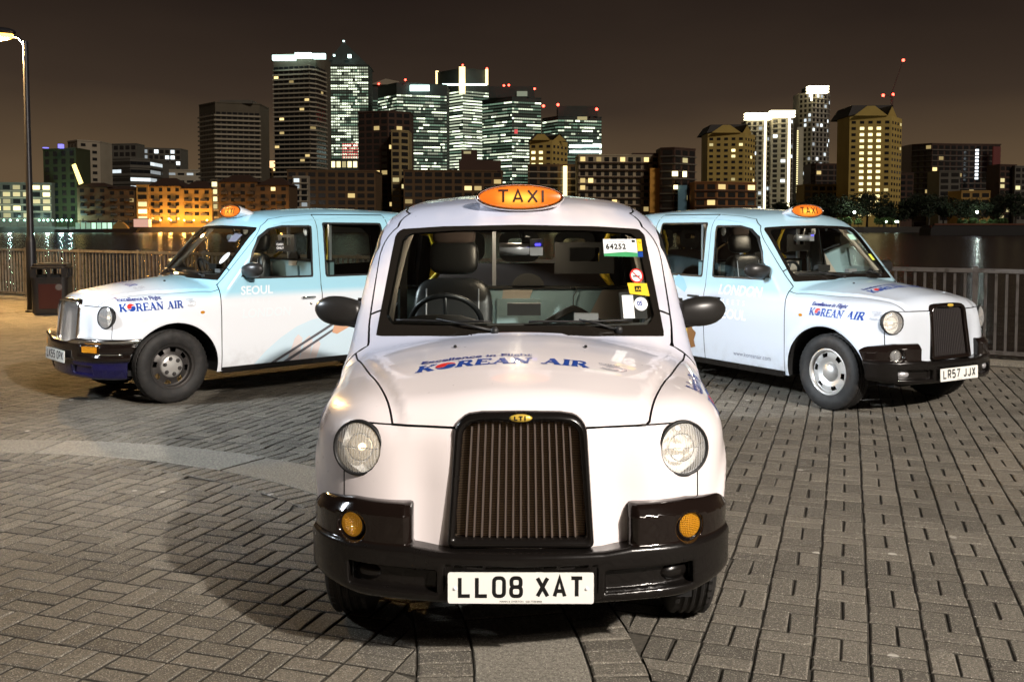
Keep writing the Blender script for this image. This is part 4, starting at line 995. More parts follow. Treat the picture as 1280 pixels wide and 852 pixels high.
        decal('ns2', (lambda: shape_strokes([([(c[0] - .020, c[1] - .003), (c[0] + .018, c[1] - .003)], .006, False)])), (0, 0, 0), (0, 1, 0), (0, 0, 1), 0, 1, M_INK, root, 'cigarette_mark', lift=.0018, maxedge=.03)
        stick('aa', [(.540, 1.325), (.640, 1.312), (.632, 1.372), (.532, 1.376)], M_YEL, 'yellow_sticker', .0012)
        stick('aab', rect(.567, .600, 1.333, 1.360), M_INK, 'sticker_mark', .002)
        decal('aat', (lambda: font_mesh('AA', .022)), (0, .571, 1.338), (0, 1, 0), (0, 0, 1), 0, 1, M_YEL, root, 'sticker_lettering', lift=.0026, maxedge=.03)
        stick('bd0', arc(.592, 1.277, .034, .031, 0, 345, 20), M_WHITE, 'round_permit', .0012)
        decal('bdt', (lambda: font_mesh('05', .028, bold=.001)), (0, .572, 1.270), (0, 1, 0), (0, 0, 1), 0, 1, M_BLUEP, root, 'permit_number', lift=.002, maxedge=.03)
        stick('doc0', rect(.488, .620, 1.213, 1.335), M_DASH, 'document_holder', -.004); stick('doc1', rect(.500, .556, 1.215, 1.320), M_WHITE, 'paper_sheet', -.002)
    else:
        def stick(key, P, mt, nm, lift=.0012): decal(key, ([(a, b, 0) for a, b in P], [tuple(range(len(P)))]), (0, 0, 0), (0, 1, 0), (0, 0, 1), 0, 1, mt, root, nm, lift=lift)
        if variant == 'left':
            stick('lst1', [(.40, 1.50), (.52, 1.50), (.53, 1.57), (.41, 1.58)], M_GREYP, 'windscreen_card'); stick('lst2', arc(.55, 1.34, .04, .055, 0, 345, 18), M_WHITE, 'round_permit')
            decal('cash', ([(a, b, 0) for a, b in ((0, 0), (.095, 0), (.095, .11), (0, .11))], [(0, 1, 2, 3)]), (-1.08, 0, 1.40), (-1, 0, 0), (0, 0, 1), 1, 1, M_INK, root, 'door_window_sticker')
            for i, (t, z) in enumerate((('CASH', 1.462), ('ONLY', 1.425))):
                decal(('csh', i), (lambda t=t: font_mesh(t, .030, bold=.0008, align='CENTER')), (-1.1275, 0, z), (-1, 0, 0), (0, 0, 1), 1, 1, M_WHITE, root, 'sticker_lettering', lift=.0025, maxedge=.03)
        else:
            stick('rst1', [(.40, 1.515), (.52, 1.515), (.52, 1.57), (.40, 1.57)], mat('mint_print', (.45, .75, .62), .5), 'windscreen_card'); stick('rst2', [(.55, 1.31), (.61, 1.31), (.605, 1.37), (.545, 1.37)], mat('lime_print', (.65, .75, .10), .5), 'windscreen_sticker')
# ---------------------------------------------------------------- paving
def brickmat(name, a, b, rough=.85):
    m = mat(name, a, rough); q = NT(m); p = q.pos(); inf = q.n('ShaderNodeObjectInfo').outputs['Random']; isl = q.n('ShaderNodeNewGeometry').outputs['Random Per Island']
    r = q.math('FRACT', q.math('ADD', inf, isl)); n1 = q.noise(60, 5, p, .8); n2 = q.noise(1.1, 4, p, .6); n3 = q.noise(150, 3, p, .7)
    c = q.mix(q.math('MULTIPLY_ADD', r, .8, q.math('MULTIPLY', n2, .4)), a, b)
    c = q.mix(q.math('MULTIPLY', q.step(n1, .40, .62), .60), c, (.050, .046, .040)); c = q.mix(q.math('MULTIPLY', q.step(n3, .57, .63), .75), c, (.48, .45, .38))
    gum = q.n('ShaderNodeTexVoronoi', {'Scale': 3.4, 'Randomness': 1.}); q.t.links.new(p, gum.inputs['Vector'])
    c = q.mix(q.math('MULTIPLY', q.step(gum.outputs['Distance'], .085, .06), q.step(gum.outputs['Color'], .55, .56)), c, (.36, .34, .30))
    big = q.noise(.55, 6, p, .65); c = q.mix(q.math('MULTIPLY', q.step(big, .52, .70), .38), c, (.055, .048, .038))
    lich = q.math('MULTIPLY', q.step(q.noise(5.5, 6, p, .75), .60, .70), .30); c = q.mix(lich, c, (.30, .28, .25))
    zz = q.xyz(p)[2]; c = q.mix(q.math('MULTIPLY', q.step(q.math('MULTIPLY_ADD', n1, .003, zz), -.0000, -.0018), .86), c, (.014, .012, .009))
    q.to('Base Color', c); q.bump(q.math('ADD', q.math('MULTIPLY', n1, .7), q.math('MULTIPLY', n3, .5)), .55, .006); q.b.inputs['Specular IOR Level'].default_value = .35
    return m
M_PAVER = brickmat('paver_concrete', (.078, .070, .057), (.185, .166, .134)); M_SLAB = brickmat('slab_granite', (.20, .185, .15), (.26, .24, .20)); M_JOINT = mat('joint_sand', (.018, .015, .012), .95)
q = NT(M_JOINT); q.to('Base Color', q.mix(q.noise(60, 4, q.pos()), (.014, .012, .009), (.11, .098, .078)))
FENCE = lambda x: 15.5 - .62 * x
XL, XR = -34., 22.
ground = link('ground', mesh('ground', [(XL, -12, -.0085), (XR, -12, -.0085), (XR, FENCE(XR) + .30, -.0085), (XL, FENCE(XL) + .30, -.0085)], [(0, 1, 2, 3)]), M_JOINT, kind='structure')
def paver_geo(l=.2, w=.1, c=.009, j=.0045, h=.016):
    V = []
    for k, z in ((0, -h), (0, -c * .7), (c, 0)):
        x, y = l / 2 - j / 2 - k, w / 2 - j / 2 - k; V += [(-x, -y, z), (x, -y, z), (x, y, z), (-x, y, z)]
    F = [(8, 9, 10, 11)] + [(a * 4 + i, a * 4 + (i + 1) % 4, a * 4 + 4 + (i + 1) % 4, a * 4 + 4 + i) for a in (0, 1) for i in range(4)]
    return np.array(V), np.array(F)
PV, PF = paver_geo(.211, .1055)
ARC_C, ARC_R = np.array((-3.9, 3.4)), 3.98
ang = R(18.8); ca, sa = math.cos(ang), math.sin(ang)      # column direction = (sa, ca)
pitch = .211; T = []
for i in range(-230, 190):
    for j in range(-60, 200):
        bx, by = i * pitch, j * pitch; cx, cy = bx * ca + by * sa, -bx * sa + by * ca
        if cy < 1.2 or cy > FENCE(cx) - .30 or abs(cx) > .62 * cy + 3.5: continue
        lay = (i + j) % 2
        for s in (-1, 1):
            ox, oy = (0, s * pitch / 4) if lay == 0 else (s * pitch / 4, 0)
            T.append((cx + ox * ca + oy * sa, cy - ox * sa + oy * ca, -ang + (0 if lay == 0 else math.pi / 2)))
T = np.array(T); rr = np.hypot(T[:, 0] - ARC_C[0], T[:, 1] - ARC_C[1]); T = T[np.abs(rr - ARC_R) > .395]; rr = np.hypot(T[:, 0] - ARC_C[0], T[:, 1] - ARC_C[1])
ring = []
for r0 in (ARC_R - .325, ARC_R + .325):
    n = int(r0 * math.pi * 2 / .107)
    for k in range(n):
        a = 2 * math.pi * k / n; x, y = ARC_C[0] + r0 * math.cos(a), ARC_C[1] + r0 * math.sin(a)
        if y > 1.2 and abs(x) < .62 * y + 3.5: ring.append((x, y, a))
T = np.concatenate([T, np.array(ring)]); nr = len(ring); snap = np.concatenate([np.abs(rr - ARC_R) < .60, np.zeros(nr, bool)])
Z = RNG.normal(.0013, .0008, len(T)) + np.where(np.arange(len(T)) >= len(T) - nr, .002, 0); TX = RNG.normal(0, .004, len(T)); TY = RNG.normal(0, .004, len(T)); T[:, 2] += RNG.normal(0, .012, len(T)); T[:, :2] += RNG.normal(0, .0016, (len(T), 2))
vis = ~((np.abs(T[:, 0]) < .8) & (T[:, 1] > 4.6) & (T[:, 1] < 7.5))
score = np.where(vis & (np.abs(T[:, 0]) < .53 * T[:, 1]) & (T[:, 1] > 3.58) & ~snap, T[:, 1], 99.); order = np.argsort(score); near = set(order[:300].tolist())
pm = mesh('paver', PV, PF)
for i in order[:300]:
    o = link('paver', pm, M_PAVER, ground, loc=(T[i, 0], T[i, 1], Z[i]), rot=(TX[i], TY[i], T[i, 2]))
rest = np.array([i for i in range(len(T)) if i not in near]); C_, S_ = np.cos(T[rest, 2])[:, None], np.sin(T[rest, 2])[:, None]
X = T[rest, 0][:, None] + PV[None, :, 0] * C_ - PV[None, :, 1] * S_; Y = T[rest, 1][:, None] + PV[None, :, 0] * S_ + PV[None, :, 1] * C_
dx, dy = X - ARC_C[0], Y - ARC_C[1]; dr = np.hypot(dx, dy); e = dr - ARC_R; side = np.where(rr[np.minimum(rest, len(rr) - 1)] > ARC_R, 1, -1)[:, None]
new = np.where(snap[rest][:, None], np.where(e * side < .436, ARC_R + side * .436, dr), dr); X = ARC_C[0] + dx / dr * new; Y = ARC_C[1] + dy / dr * new
ZZ = Z[rest][:, None] + PV[None, :, 2] + PV[None, :, 1] * TX[rest][:, None] + PV[None, :, 0] * TY[rest][:, None]
VV = np.stack([X, Y, ZZ], -1).reshape(-1, 3); FF = (PF[None] + 12 * np.arange(len(rest))[:, None, None]).reshape(-1, 4)
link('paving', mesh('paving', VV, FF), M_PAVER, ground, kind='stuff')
# the curved band of granite slabs
st = R(24.5); a0 = R(59.4)
for k in range(-4, 5):
    a1, a2 = a0 + k * st + .002, a0 + (k + 1) * st - .002
    if math.sin((a1 + a2) / 2) < -.6: continue
    V = []; n = 10; dz = random.uniform(-.002, .003)
    for i in range(n + 1):
        a = a1 + (a2 - a1) * i / n
        for r0, z in ((-.216, -.016), (-.216, -.004), (-.208, .003), (.208, .003), (.216, -.004), (.216, -.016)): V.append((ARC_C[0] + (ARC_R + r0) * math.cos(a), ARC_C[1] + (ARC_R + r0) * math.sin(a), z + dz))
    F = [(i * 6 + j, (i + 1) * 6 + j, (i + 1) * 6 + j + 1, i * 6 + j + 1) for i in range(n) for j in range(5)] + [(0, 1, 2, 3, 4, 5), tuple(n * 6 + j for j in range(5, -1, -1))]
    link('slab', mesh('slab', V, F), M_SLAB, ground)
# kerb of pale stone under the railing and the quay wall
fx = lambda x, d=0.: (x + d * .527, FENCE(x) + d * .850)
fa = math.atan2(-.62, 1.); k = 0; x = XL + 2
kerb = empty('kerb', (0, 0, 0), kind='structure')
ks = mesh('kerb_stone', *(lambda m: (m.v, m.f))(MB().box((0, 0, -.2), (.988, .42, .50))))
while x < XR - 2:
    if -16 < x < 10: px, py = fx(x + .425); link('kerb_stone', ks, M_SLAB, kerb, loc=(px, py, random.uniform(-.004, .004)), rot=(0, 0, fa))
    x += .85
link('quay_wall', MB().box((fx(-6)[0] + .1, fx(-6)[1] + .15, -1.6), (64, .5, 3.0), fa).mesh('qw'), mat('quay_stone', (.09, .08, .07), .9), kind='structure')
# ---------------------------------------------------------------- railing, bin, lamp
M_RAIL = mat('railing_paint', (.09, .082, .078), .5, .25); q = NT(M_RAIL); q.to('Base Color', q.mix(q.step(q.noise(9, 5, q.pos(), .7), .45, .7), (.105, .097, .092), (.045, .038, .033)))
fence = empty('riverside_railing', (*fx(-3), 0), 0, 'long grey metal railing of upright square bars along the river edge', 'railing')
fl = lambda x: (fx(x)[0] - fx(-3)[0], fx(x)[1] - fx(-3)[1])
bar = MB().box((0, 0, .60), (.027, .027, .96)).mesh('bar'); post = MB().box((0, 0, .60), (.055, .055, 1.14)).box((0, 0, .05), (.12, .12, .012)).mesh('post'); nb = 0; k = 0
x = -14.3
while x < 8.2:
    px, py = fl(x)
    if k % 17 == 0: link('railing_post', post, M_RAIL, fence, loc=(px, py, 0), rot=(0, 0, fa))
    else: link('railing_bar', bar, M_RAIL, fence, loc=(px, py, 0), rot=(0, 0, fa)); nb += 1
    x += .115 / 1.1766; k += 1
for nm, z, h, d in (('top_rail', 1.115, .05, .07), ('bottom_rail', .13, .045, .045)):
    link(nm, MB().box((0, 0, z), (27.5, d, h), fa).mesh(nm), M_RAIL, fence)
M_BIN = mat('bin_black', (.014, .013, .014), .35, coat=.3)
bn = empty('litter_bin', (-8.67, 18.6, 0), .25, 'black litter bin with three openings, right of the lamp post by the railing', 'litter bin')
def rr4(w, r=.10, n=5): return arc(w - r, w - r, r, r, 0, 90, n) + arc(-w + r, w - r, r, r, 90, 180, n) + arc(-w + r, -w + r, r, r, 180, 270, n) + arc(w - r, -w + r, r, r, 270, 360, n)
MB().prism(rr4(.315), .04, .66, 'xy').prism(rr4(.29), 0, .04, 'xy').build('bin_body', M_BIN, bn)
MB().prism(rr4(.325), .86, .90, 'xy').prism(rr4(.30), .90, .945, 'xy').prism(rr4(.22), .945, .965, 'xy').build('bin_lid', M_BIN, bn, bevel=.008)
MB().prism(rr4(.325), .66, .70, 'xy').build('bin_collar', M_BIN, bn)
for sx, sy in ((1, 1), (1, -1), (-1, 1), (-1, -1)): MB().box((sx * .265, sy * .265, .78), (.10, .10, .16)).build('bin_corner', M_BIN, bn)
for k in range(4): MB().box((.30 * math.cos(k * math.pi / 2), .30 * math.sin(k * math.pi / 2), .78), (.05, .06, .16), k * math.pi / 2).build('bin_mullion', M_BIN, bn)
MB().prism(rr4(.24), .66, .74, 'xy').build('bin_liner', M_HOLE, bn)
MB().box((.02, -.318, .35), (.40, .012, .46)).build('door_panel', mat('bin_red', (.045, .010, .008), .35), bn, bevel=.004)
MB().lathe([(0, -.001), (.055, -.001), (.06, 0)], 24, 'y').build('emblem', mat('bin_emblem', (.10, .09, .09), .5), bn, loc=(.17, -.326, .52))
lp = empty('lamp_post', (-9.25, 19.0, 0), 0, 'tall dark street lamp post with a lit orange lantern, left of the litter bin', 'lamp post')
M_POLE = mat('pole_paint', (.020, .020, .024), .4, .3)
MB().lathe([(.13, 0), (.13, .03), (.095, .05), (.090, 1.35), (.075, 1.42), (.062, 1.46), (.050, 5.15), (.0, 5.17)], 20).build('pole', M_POLE, lp, smooth=True)
MB().tube([(0, 0, 5.05), (-.12, 0, 5.22), (-.30, 0, 5.27), (-.45, 0, 5.27)], .025, 8).build('bracket', M_POLE, lp)
MB().ellipsoid((-.52, 0, 5.33), (.34, .20, .09), 20, 8).build('lantern_hood', M_POLE, lp, smooth=True)
MB().ellipsoid((-.52, 0, 5.265), (.30, .17, .10), 20, 10).build('lantern_bowl', mat('sodium_bowl', (1, .6, .1), .4, emit=(1, .50, .07), es=7.), lp, smooth=True)
def lamp(name, loc, col, power, size=.25, kind='POINT', aim=None, parent=None, spread=None):
    d = bpy.data.lights.new(name, kind); o = bpy.data.objects.new(name, d); COL.objects.link(o); o.location = loc; d.energy = power; d.color = col
    if kind == 'AREA': d.size = size; d.shape = 'DISK'
    else: d.shadow_soft_size = size
    if aim: o.rotation_euler = (Vector(aim) - Vector(loc)).to_track_quat('-Z', 'Y').to_euler()
    if spread: d.spread = R(spread)
    if parent: o.parent = parent
    return o
lamp('sodium_light', (-.52, 0, 5.12), (1, .60, .22), 4800, .12, parent=lp)
# fallen leaves and grit round the foot of the lamp
m = MB()
for _ in range(60):
    a, r_ = random.uniform(0, 6.28), abs(random.gauss(0, .5)); c = (-9.9 + r_ * math.cos(a), 18.55 + .5 * r_ * math.sin(a), .006); s_ = random.uniform(.015, .04); t = random.uniform(0, 3)
    m.add([(c[0] + s_ * math.cos(t), c[1] + s_ * math.sin(t), c[2]), (c[0] - s_ * math.sin(t), c[1] + s_ * math.cos(t), c[2] + .012), (c[0] - s_ * math.cos(t), c[1] - s_ * math.sin(t), c[2]), (c[0] + s_ * math.sin(t), c[1] - s_ * math.cos(t), c[2] + .006)], [(0, 1, 2, 3)])
m.build('fallen_leaves', mat('dry_leaf', (.07, .045, .02), .8), kind='stuff', label='scatter of dry leaves on the paving left of the lamp post')
# ---------------------------------------------------------------- river, far bank, skyline
M_WATER = mat('river_water', (.010, .009, .010), .24, ior=1.33); q = NT(M_WATER); p = q.pos()
mpn = q.n('ShaderNodeMapping'); mpn.inputs['Scale'].default_value = (.25, .9, 1); q.t.links.new(p, mpn.inputs[0])
q.bump(q.math('ADD', q.noise(.7, 5, mpn.outputs[0], .6), q.math('MULTIPLY', q.noise(.05, 3, mpn.outputs[0]), 2.)), .35, .35)
link('river', mesh('river', [(-1500, -40, -1.1), (1500, -40, -1.1), (1500, 402, -1.1), (-1500, 402, -1.1)], [(0, 1, 2, 3)]), M_WATER, kind='structure')
M_BANK = mat('embankment', (.05, .045, .04), .9)
link('far_bank', MB().box((0, 1200, -.4), (4000, 1600, 3.0)).mesh('fb'), M_BANK, kind='structure')
K = 1 / FPX
def PX(x, Y): return (x - 640) * K * Y
def PZ(y, Y): return EYE + (HORIZON - y) * K * Y
def litmat(name, col, lo, hi, base=(.05, .05, .05)):
    m = mat(name, base, .3, emit=col, es=1.); q = NT(m); a = q.n('ShaderNodeAttribute'); a.attribute_name = 'rnd'; f = a.outputs['Fac']
    q.to('Emission Strength', q.math('MULTIPLY_ADD', q.math('POWER', f, 2.2), hi - lo, lo))
    return m
L_COOL = litmat('window_cool', (.88, 1., .72), .25, 3.6); L_WARM = litmat('window_warm', (1., .74, .30), .25, 2.4); L_WHITE = litmat('window_white', (.85, .95, 1.), .3, 2.6); L_YEL = litmat('window_yellow', (1., .86, .42), .4, 2.6)
L_DIMC = litmat('window_dim_green', (.30, .50, .34), .04, .75)
M_DARKW = mat('window_dark', (.015, .016, .018), .15, spec=.6)
M_REDL = mat('aviation_red', (.5, .02, .02), .4, emit=(1, .05, .03), es=14.); M_NEON = mat('crown_white', (.8, .9, .9), .4, emit=(.72, 1., .94), es=4.0); M_NEONW = mat('crown_warm', (.9, .85, .7), .4, emit=(1., .86, .55), es=4.5)
M_FRAME = mat('glazing_bar', (.05, .05, .05), .5)
def wall(name, c): 
    if name in MATS: return MATS[name]
    m = mat(name, c, .85); q = NT(m); n = q.noise(.15, 4, q.pos()); q.to('Base Color', q.mix(n, tuple(v * .75 for v in c), tuple(v * 1.15 for v in c))); return m
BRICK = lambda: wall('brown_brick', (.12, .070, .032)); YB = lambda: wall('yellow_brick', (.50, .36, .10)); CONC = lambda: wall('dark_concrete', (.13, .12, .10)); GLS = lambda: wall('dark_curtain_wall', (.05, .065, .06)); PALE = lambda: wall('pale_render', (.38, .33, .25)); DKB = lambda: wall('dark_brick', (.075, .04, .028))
CANARY = 'lit office towers on the far bank'; FLATS = 'apartment blocks on the far bank'
rb = random.Random(11)
def building(name, label, edge, ytop, Y, wm, fl, cw, lit=.5, glow=None, band=0., bandm=None, dark=M_DARKW, cat='building', group=FLATS, ybot=None, wh=.62, ww=.72, run=0., depth=None, floorvar=.5, bt=.14, skip_top=0, seed=None, frame=None, parapet=True, colmask=None):
    """a block standing at distance Y; edge = [(pixel column, extra distance)] of the visible plan corners, left to right"""
    if group == CANARY:
        fl *= .80; cw *= .72
        if name == 'office_tower': ww, wh = .90, .46
    r = random.Random(seed if seed is not None else label); z1 = PZ(ytop, Y); z0 = 1.1
    pts = [(PX(x, Y + d), Y + d) for x, d in edge]; W = pts[-1][0] - pts[0][0]; depth = depth or max(14, abs(W) * .6)
    back = [(pts[-1][0] + depth * pts[-1][0] / Y * .0, pts[-1][1] + depth), (pts[0][0], pts[0][1] + depth)]
    cx, cy = sum(p[0] for p in pts) / len(pts), sum(p[1] for p in pts) / len(pts)
    root = empty(name, (cx, cy, z0), 0, label, cat, group)
    L = lambda p: (p[0] - cx, p[1] - cy)
    poly = [L(p) for p in pts + back]
    MB().prism(poly, 0, z1 - z0, 'xy').build('wall', wm, root)
    if parapet: MB().prism([(x * 1.012, y * 1.0 - .25) for x, y in poly], z1 - z0, z1 - z0 + .6, 'xy').build('parapet', wm, root)
    A = MB(); D = MB(); Bd = MB(); zb = (PZ(ybot, Y) if ybot else z0 + fl * .6) - z0; nf = int((z1 - z0 - zb - skip_top) / fl)
    for e in range(len(pts) - 1):
        a, b = Vector(L(pts[e])), Vector(L(pts[e + 1])); dv = b - a; Ln = dv.length; dv /= Ln; nn = Vector((dv.y, -dv.x)); nc = max(1, int(Ln / cw)); cwr = Ln / nc
        for f in range(nf):
            zc = z1 - z0 - skip_top - (f + .5) * fl; pf = lit * (1 - floorvar + 2 * floorvar * r.random()); on = r.random() < pf; br = r.random()
            for c in range(nc):
                if run == 0 or r.random() > run: on = r.random() < pf; br = min(1, max(0, .15 + .85 * r.random()))
                if colmask and colmask(e, c, nc, f, nf) is not None: on = colmask(e, c, nc, f, nf); br = .75 + .25 * r.random()
                m0 = a + dv * cwr * (c + .5 - ww / 2) + nn * .10; m1 = a + dv * cwr * (c + .5 + ww / 2) + nn * .10
                V = [(m0.x, m0.y, zc - fl * wh / 2), (m1.x, m1.y, zc - fl * wh / 2), (m1.x, m1.y, zc + fl * wh / 2), (m0.x, m0.y, zc + fl * wh / 2)]
                (A if on else D).add(V, [(0, 1, 2, 3)], br)
            if band:
                mid = (a + b) / 2 + nn * band / 2; Bd.box((mid.x, mid.y, zc - fl * .5), (Ln + band * .8, band, fl * bt), math.atan2(dv.y, dv.x), bottom=True)
    if A.f: A.build('lit_window', glow or L_COOL, root, kind='stuff')
    if D.f: D.build('dark_window', dark, root, kind='stuff')
    if Bd.f: Bd.build('floor_band', bandm or wm, root, kind='stuff')
    root['z1'] = z1 - z0; return root, L, z1 - z0
def boxpart(root, L, name, x0, x1, y0, y1, Y, d, mt, off=-.6):
    """a box given by its extent in the view at distance Y"""
    a, b = PX(x0, Y), PX(x1, Y); z1, z0 = PZ(y0, Y), PZ(y1, Y); o = L(((a + b) / 2, Y + off + d / 2))
    return MB().box((o[0], o[1], (z0 + z1) / 2 - 1.1), (abs(b - a), d, abs(z1 - z0))).build(name, mt, root)
def redlight(root, L, x, y, Y, r=.9): o = L((PX(x, Y), Y)); return MB().ellipsoid((o[0], o[1], PZ(y, Y) - 1.1), (r, r, r), 8, 6).build('aviation_light', M_REDL, root)
def gable_tower(label, x0, xm, x1, yeave, ytop, Y, mask=None, lit=.10, seed=1, hip=True, fl=2.9):
    root, L, h = building('gabled_tower_block', label, [(x0, 2), (xm, 0), (x1, 14)], yeave, Y, YB(), fl, 3.6, lit, L_YEL, band=0, cat='tower block', group='yellow brick tower blocks with gabled tops', colmask=mask, seed=seed, parapet=False, ww=.5, wh=.45, skip_top=1.5)
    a, b, c = PX(x0, Y), PX(xm, Y), PX(x1, Y); top = PZ(ytop, Y) - 1.1; ym = L((0, Y))[1]
    A = (L((a, Y))[0], ym - .3); B = (L((b, Y))[0], ym - .6); C = (L((c, Y + 14))[0], ym + 13.6); mid = (A[0] + B[0]) / 2; ridge2 = (B[0] + C[0]) / 2
    MB().prism([(A[0] + .10 * (B[0] - A[0]), h), (B[0] - .10 * (B[0] - A[0]), h), (mid + 1.8, h + (top - h) * .80), (mid - 1.8, h + (top - h) * .80)], ym - .5, ym + .3, 'xz').build('gable', YB(), root)
    dk = mat('slate_roof', (.03, .025, .022), .7)
    V = [(A[0] - .5, ym - .2, h), (mid, ym - .2, top - .6), (B[0], ym - .8, h), (A[0] + 1, ym + 26, h), (mid, ym + 26, top - .6), (B[0] + 2, ym + 26, h), (ridge2, ym + 5, top), (C[0], ym + 13, h), (A[0] + (mid - A[0]) * .35, ym + .6, top - .3), (B[0] - (B[0] - mid) * .2, ym + .6, top)]
    MB().add([(A[0] - .4, ym + .5, h), (C[0], ym + 13, h), (C[0], ym + 28, h), (A[0] - .4, ym + 28, h), (A[0] + 2.2, ym + 3, top - .5), (B[0] + (C[0] - B[0]) * .6, ym + 6, top), (B[0] + (C[0] - B[0]) * .6, ym + 24, top), (A[0] + 2.2, ym + 24, top - .5)], [(0, 1, 5, 4), (1, 2, 6, 5), (2, 3, 7, 6), (3, 0, 4, 7), (4, 5, 6, 7)]).build('roof', dk, root)
    MB().prism([(B[0] + .1, h), (C[0] - .1, h), ((B[0] + C[0]) / 2, h + (top - h) * .9)], 0, .4, 'xz').build('side_gable', YB(), root, loc=(0, ym + 6, 0))
    return root, L
# --- left bank
building('office_block', 'wide white lit riverside office block at the far left behind the lamp post', [(-60, 0), (66, 12)], 229, 405, CONC(), 2.9, 3.5, .55, L_YEL, band=.3, bandm=PALE(), cat='office block', group=None, run=.3)
rt, L, h = building('glass_tower', 'dark green glass tower with small blue roof lights left of the bridge-like ramp', [(57, 8), (98, 0)], 187, 415, wall('dim_green_glass', (.05, .055, .022)), 3.3, 4, .04, L_WARM, cat='tower', group=None, dark=M_DARKW, ww=.5)
for x in (60, 79): boxpart(rt, L, 'blue_roof_light', x - 2.5, x + 2.5, 181 if x > 70 else 185, 186, 414, 2, mat('blue_light', (.1, .1, .8), .4, emit=(.25, .22, 1), es=5. if x > 70 else 1.5))
rt, L, h = building('stepped_apartment_block', 'pale grid-fronted block with a slanting lit stair on its left side', [(88, 8), (100, 0), (128, 8)], 177, 460, PALE(), 3.2, 3.6, .10, L_YEL, cat='apartment block', group=None, ww=.42, wh=.42)
o0 = L((PX(93, 410), 410)); MB().prism([(o0[0], PZ(207, 410) - 1.1), (o0[0] + 1.4, PZ(205, 410) - 1.1), (o0[0] + 4.4, PZ(229, 410) - 1.1), (o0[0] + 2.8, PZ(231, 410) - 1.1)], o0[1] - .5, o0[1], 'xz').build('lit_stair', mat('stair_light', (1, .8, .3), .5, emit=(1, .72, .22), es=2.6), rt)
building('curved_office_block', 'low rounded office block with long white ribbon windows, left of the brown towers', [(119, 30), (132, 8), (165, 0), (190, 8), (205, 30)], 199, 560, CONC(), 4.6, 3.2, .50, L_WHITE, band=.5, cat='office block', group=None, run=.88, wh=.42, ww=.98, floorvar=.7, seed=5)
building('office_block', 'dark square office block behind the rounded office block', [(130, 5), (173, 0)], 181, 640, CONC(), 4.2, 4, .05, L_WHITE, cat='office block', group=None)
building('office_block', 'small office block with scattered white windows behind, right of the rounded block', [(174, 0), (228, 10)], 186, 700, CONC(), 4., 3.4, .36, L_WHITE, band=.3, cat='office block', group=None, seed=3)
building('pale_low_block', 'long low pale roof between the rounded offices and the brown tower', [(200, 0), (256, 6)], 213, 600, PALE(), 4.5, 5, .3, L_WHITE, cat='building', group=None, wh=.3)
rt, L, h = building('residential_tower', 'broad dark tower with pale floor bands, far left of the lit office towers', [(252, 14), (272, 0), (327, 8)], 130, 520, wall('olive_concrete', (.12, .10, .07)), 2.45, 2.8, .010, L_WARM, bt=.34, band=.9, bandm=PALE(), cat='residential tower', group='dark banded residential towers', ww=.8, wh=.5, skip_top=4, seed=8)
boxpart(rt, L, 'roof_plant', 278, 318, 127, 131, 525, 10, CONC())
rt, L, h = building('residential_tower', 'tall dark tower with pale floor bands and a bright white roof line', [(345, 6), (389, 0), (397, 3), (409, 16)], 70, 560, wall('olive_concrete', (.12, .10, .07)), 2.6, 2.8, .045, L_WARM, bt=.30, band=.9, bandm=PALE(), cat='residential tower', group='dark banded residential towers', ww=.85, wh=.52, skip_top=6, seed=21)
for a, b, y0, y1 in ((344, 372, 72, 78), (372, 392, 69, 75), (394, 409, 70, 76)): boxpart(rt, L, 'lit_crown', a, b, y0, y1, 558, 3, M_NEON, off=-1)
# One pyramid-topped tower and its neighbours
rt, L, h = building('pyramid_roof_tower', 'tallest lit office tower with a dark pyramid roof', [(404, 20), (410, 0), (462, 0)], 84, 900, GLS(), 3.35, 2.72, .62, L_COOL, band=.4, bandm=CONC(), cat='office tower', group=CANARY, dark=L_DIMC, run=.55, wh=.50, ww=.78, ybot=215, seed=4, skip_top=1)
a, b = L((PX(408, 900), 900)), L((PX(462, 900), 900)); ap = (a[0] + (b[0] - a[0]) * .36, a[1] + 20, PZ(50, 900) - 1.1); dd = b[0] - a[0]
MB().add([(a[0], a[1], h), (b[0], b[1], h), (b[0], b[1] + dd, h), (a[0], a[1] + dd, h), ap], [(0, 1, 4), (1, 2, 4), (2, 3, 4), (3, 0, 4)]).build('pyramid_roof', GLS(), rt)
boxpart(rt, L, 'roof_beacon', 437, 441, 71, 75, 898, 2, M_NEON); MB().box((ap[0], ap[1], ap[2] + .3), (1.4, 1.4, 1.2)).build('roof_beacon', M_NEON, rt); boxpart(rt, L, 'roof_beacon', 419, 421, 71, 73, 898, 2, M_NEON)
m = MB(); [m.box((L((PX(430 + i * 2.9, 898), 898))[0], L((0, 899))[1] - .6, PZ(181 + j * 3.3, 898) - 1.1), (1.3, .2, 1.1)) for i in range(9) for j in range(6)]; m.build('red_lit_window', mat('red_glow_panel', (.03, .008, .008), .6, emit=(1, .12, .12), es=.8), rt, kind='stuff')
building('lit_podium', 'low dark podium with a bright window row below the pyramid roofed tower', [(414, 0), (462, 0)], 200, 820, GLS(), 8, 4.5, .95, L_YEL, cat='building', group=None, ybot=218)
rt, L, h = building('office_tower', 'dark office tower with a slanted pale roof edge, behind the sign-topped tower', [(462, 0), (498, 0)], 108, 960, GLS(), 3.61, 2.88, .45, L_COOL, band=.3, cat='office tower', group=CANARY, dark=L_DIMC, run=.7, seed=17, skip_top=14)
MB().prism([(L((PX(464, 960), 0))[0], h), (L((PX(500, 960), 0))[0], h), (L((PX(500, 960), 0))[0], h + 3), (L((PX(484, 960), 0))[0], h + 5.5)], L((0, 958))[1], L((0, 965))[1], 'xz').build('roof_wing', PALE(), rt); redlight(rt, L, 475, 107, 958)
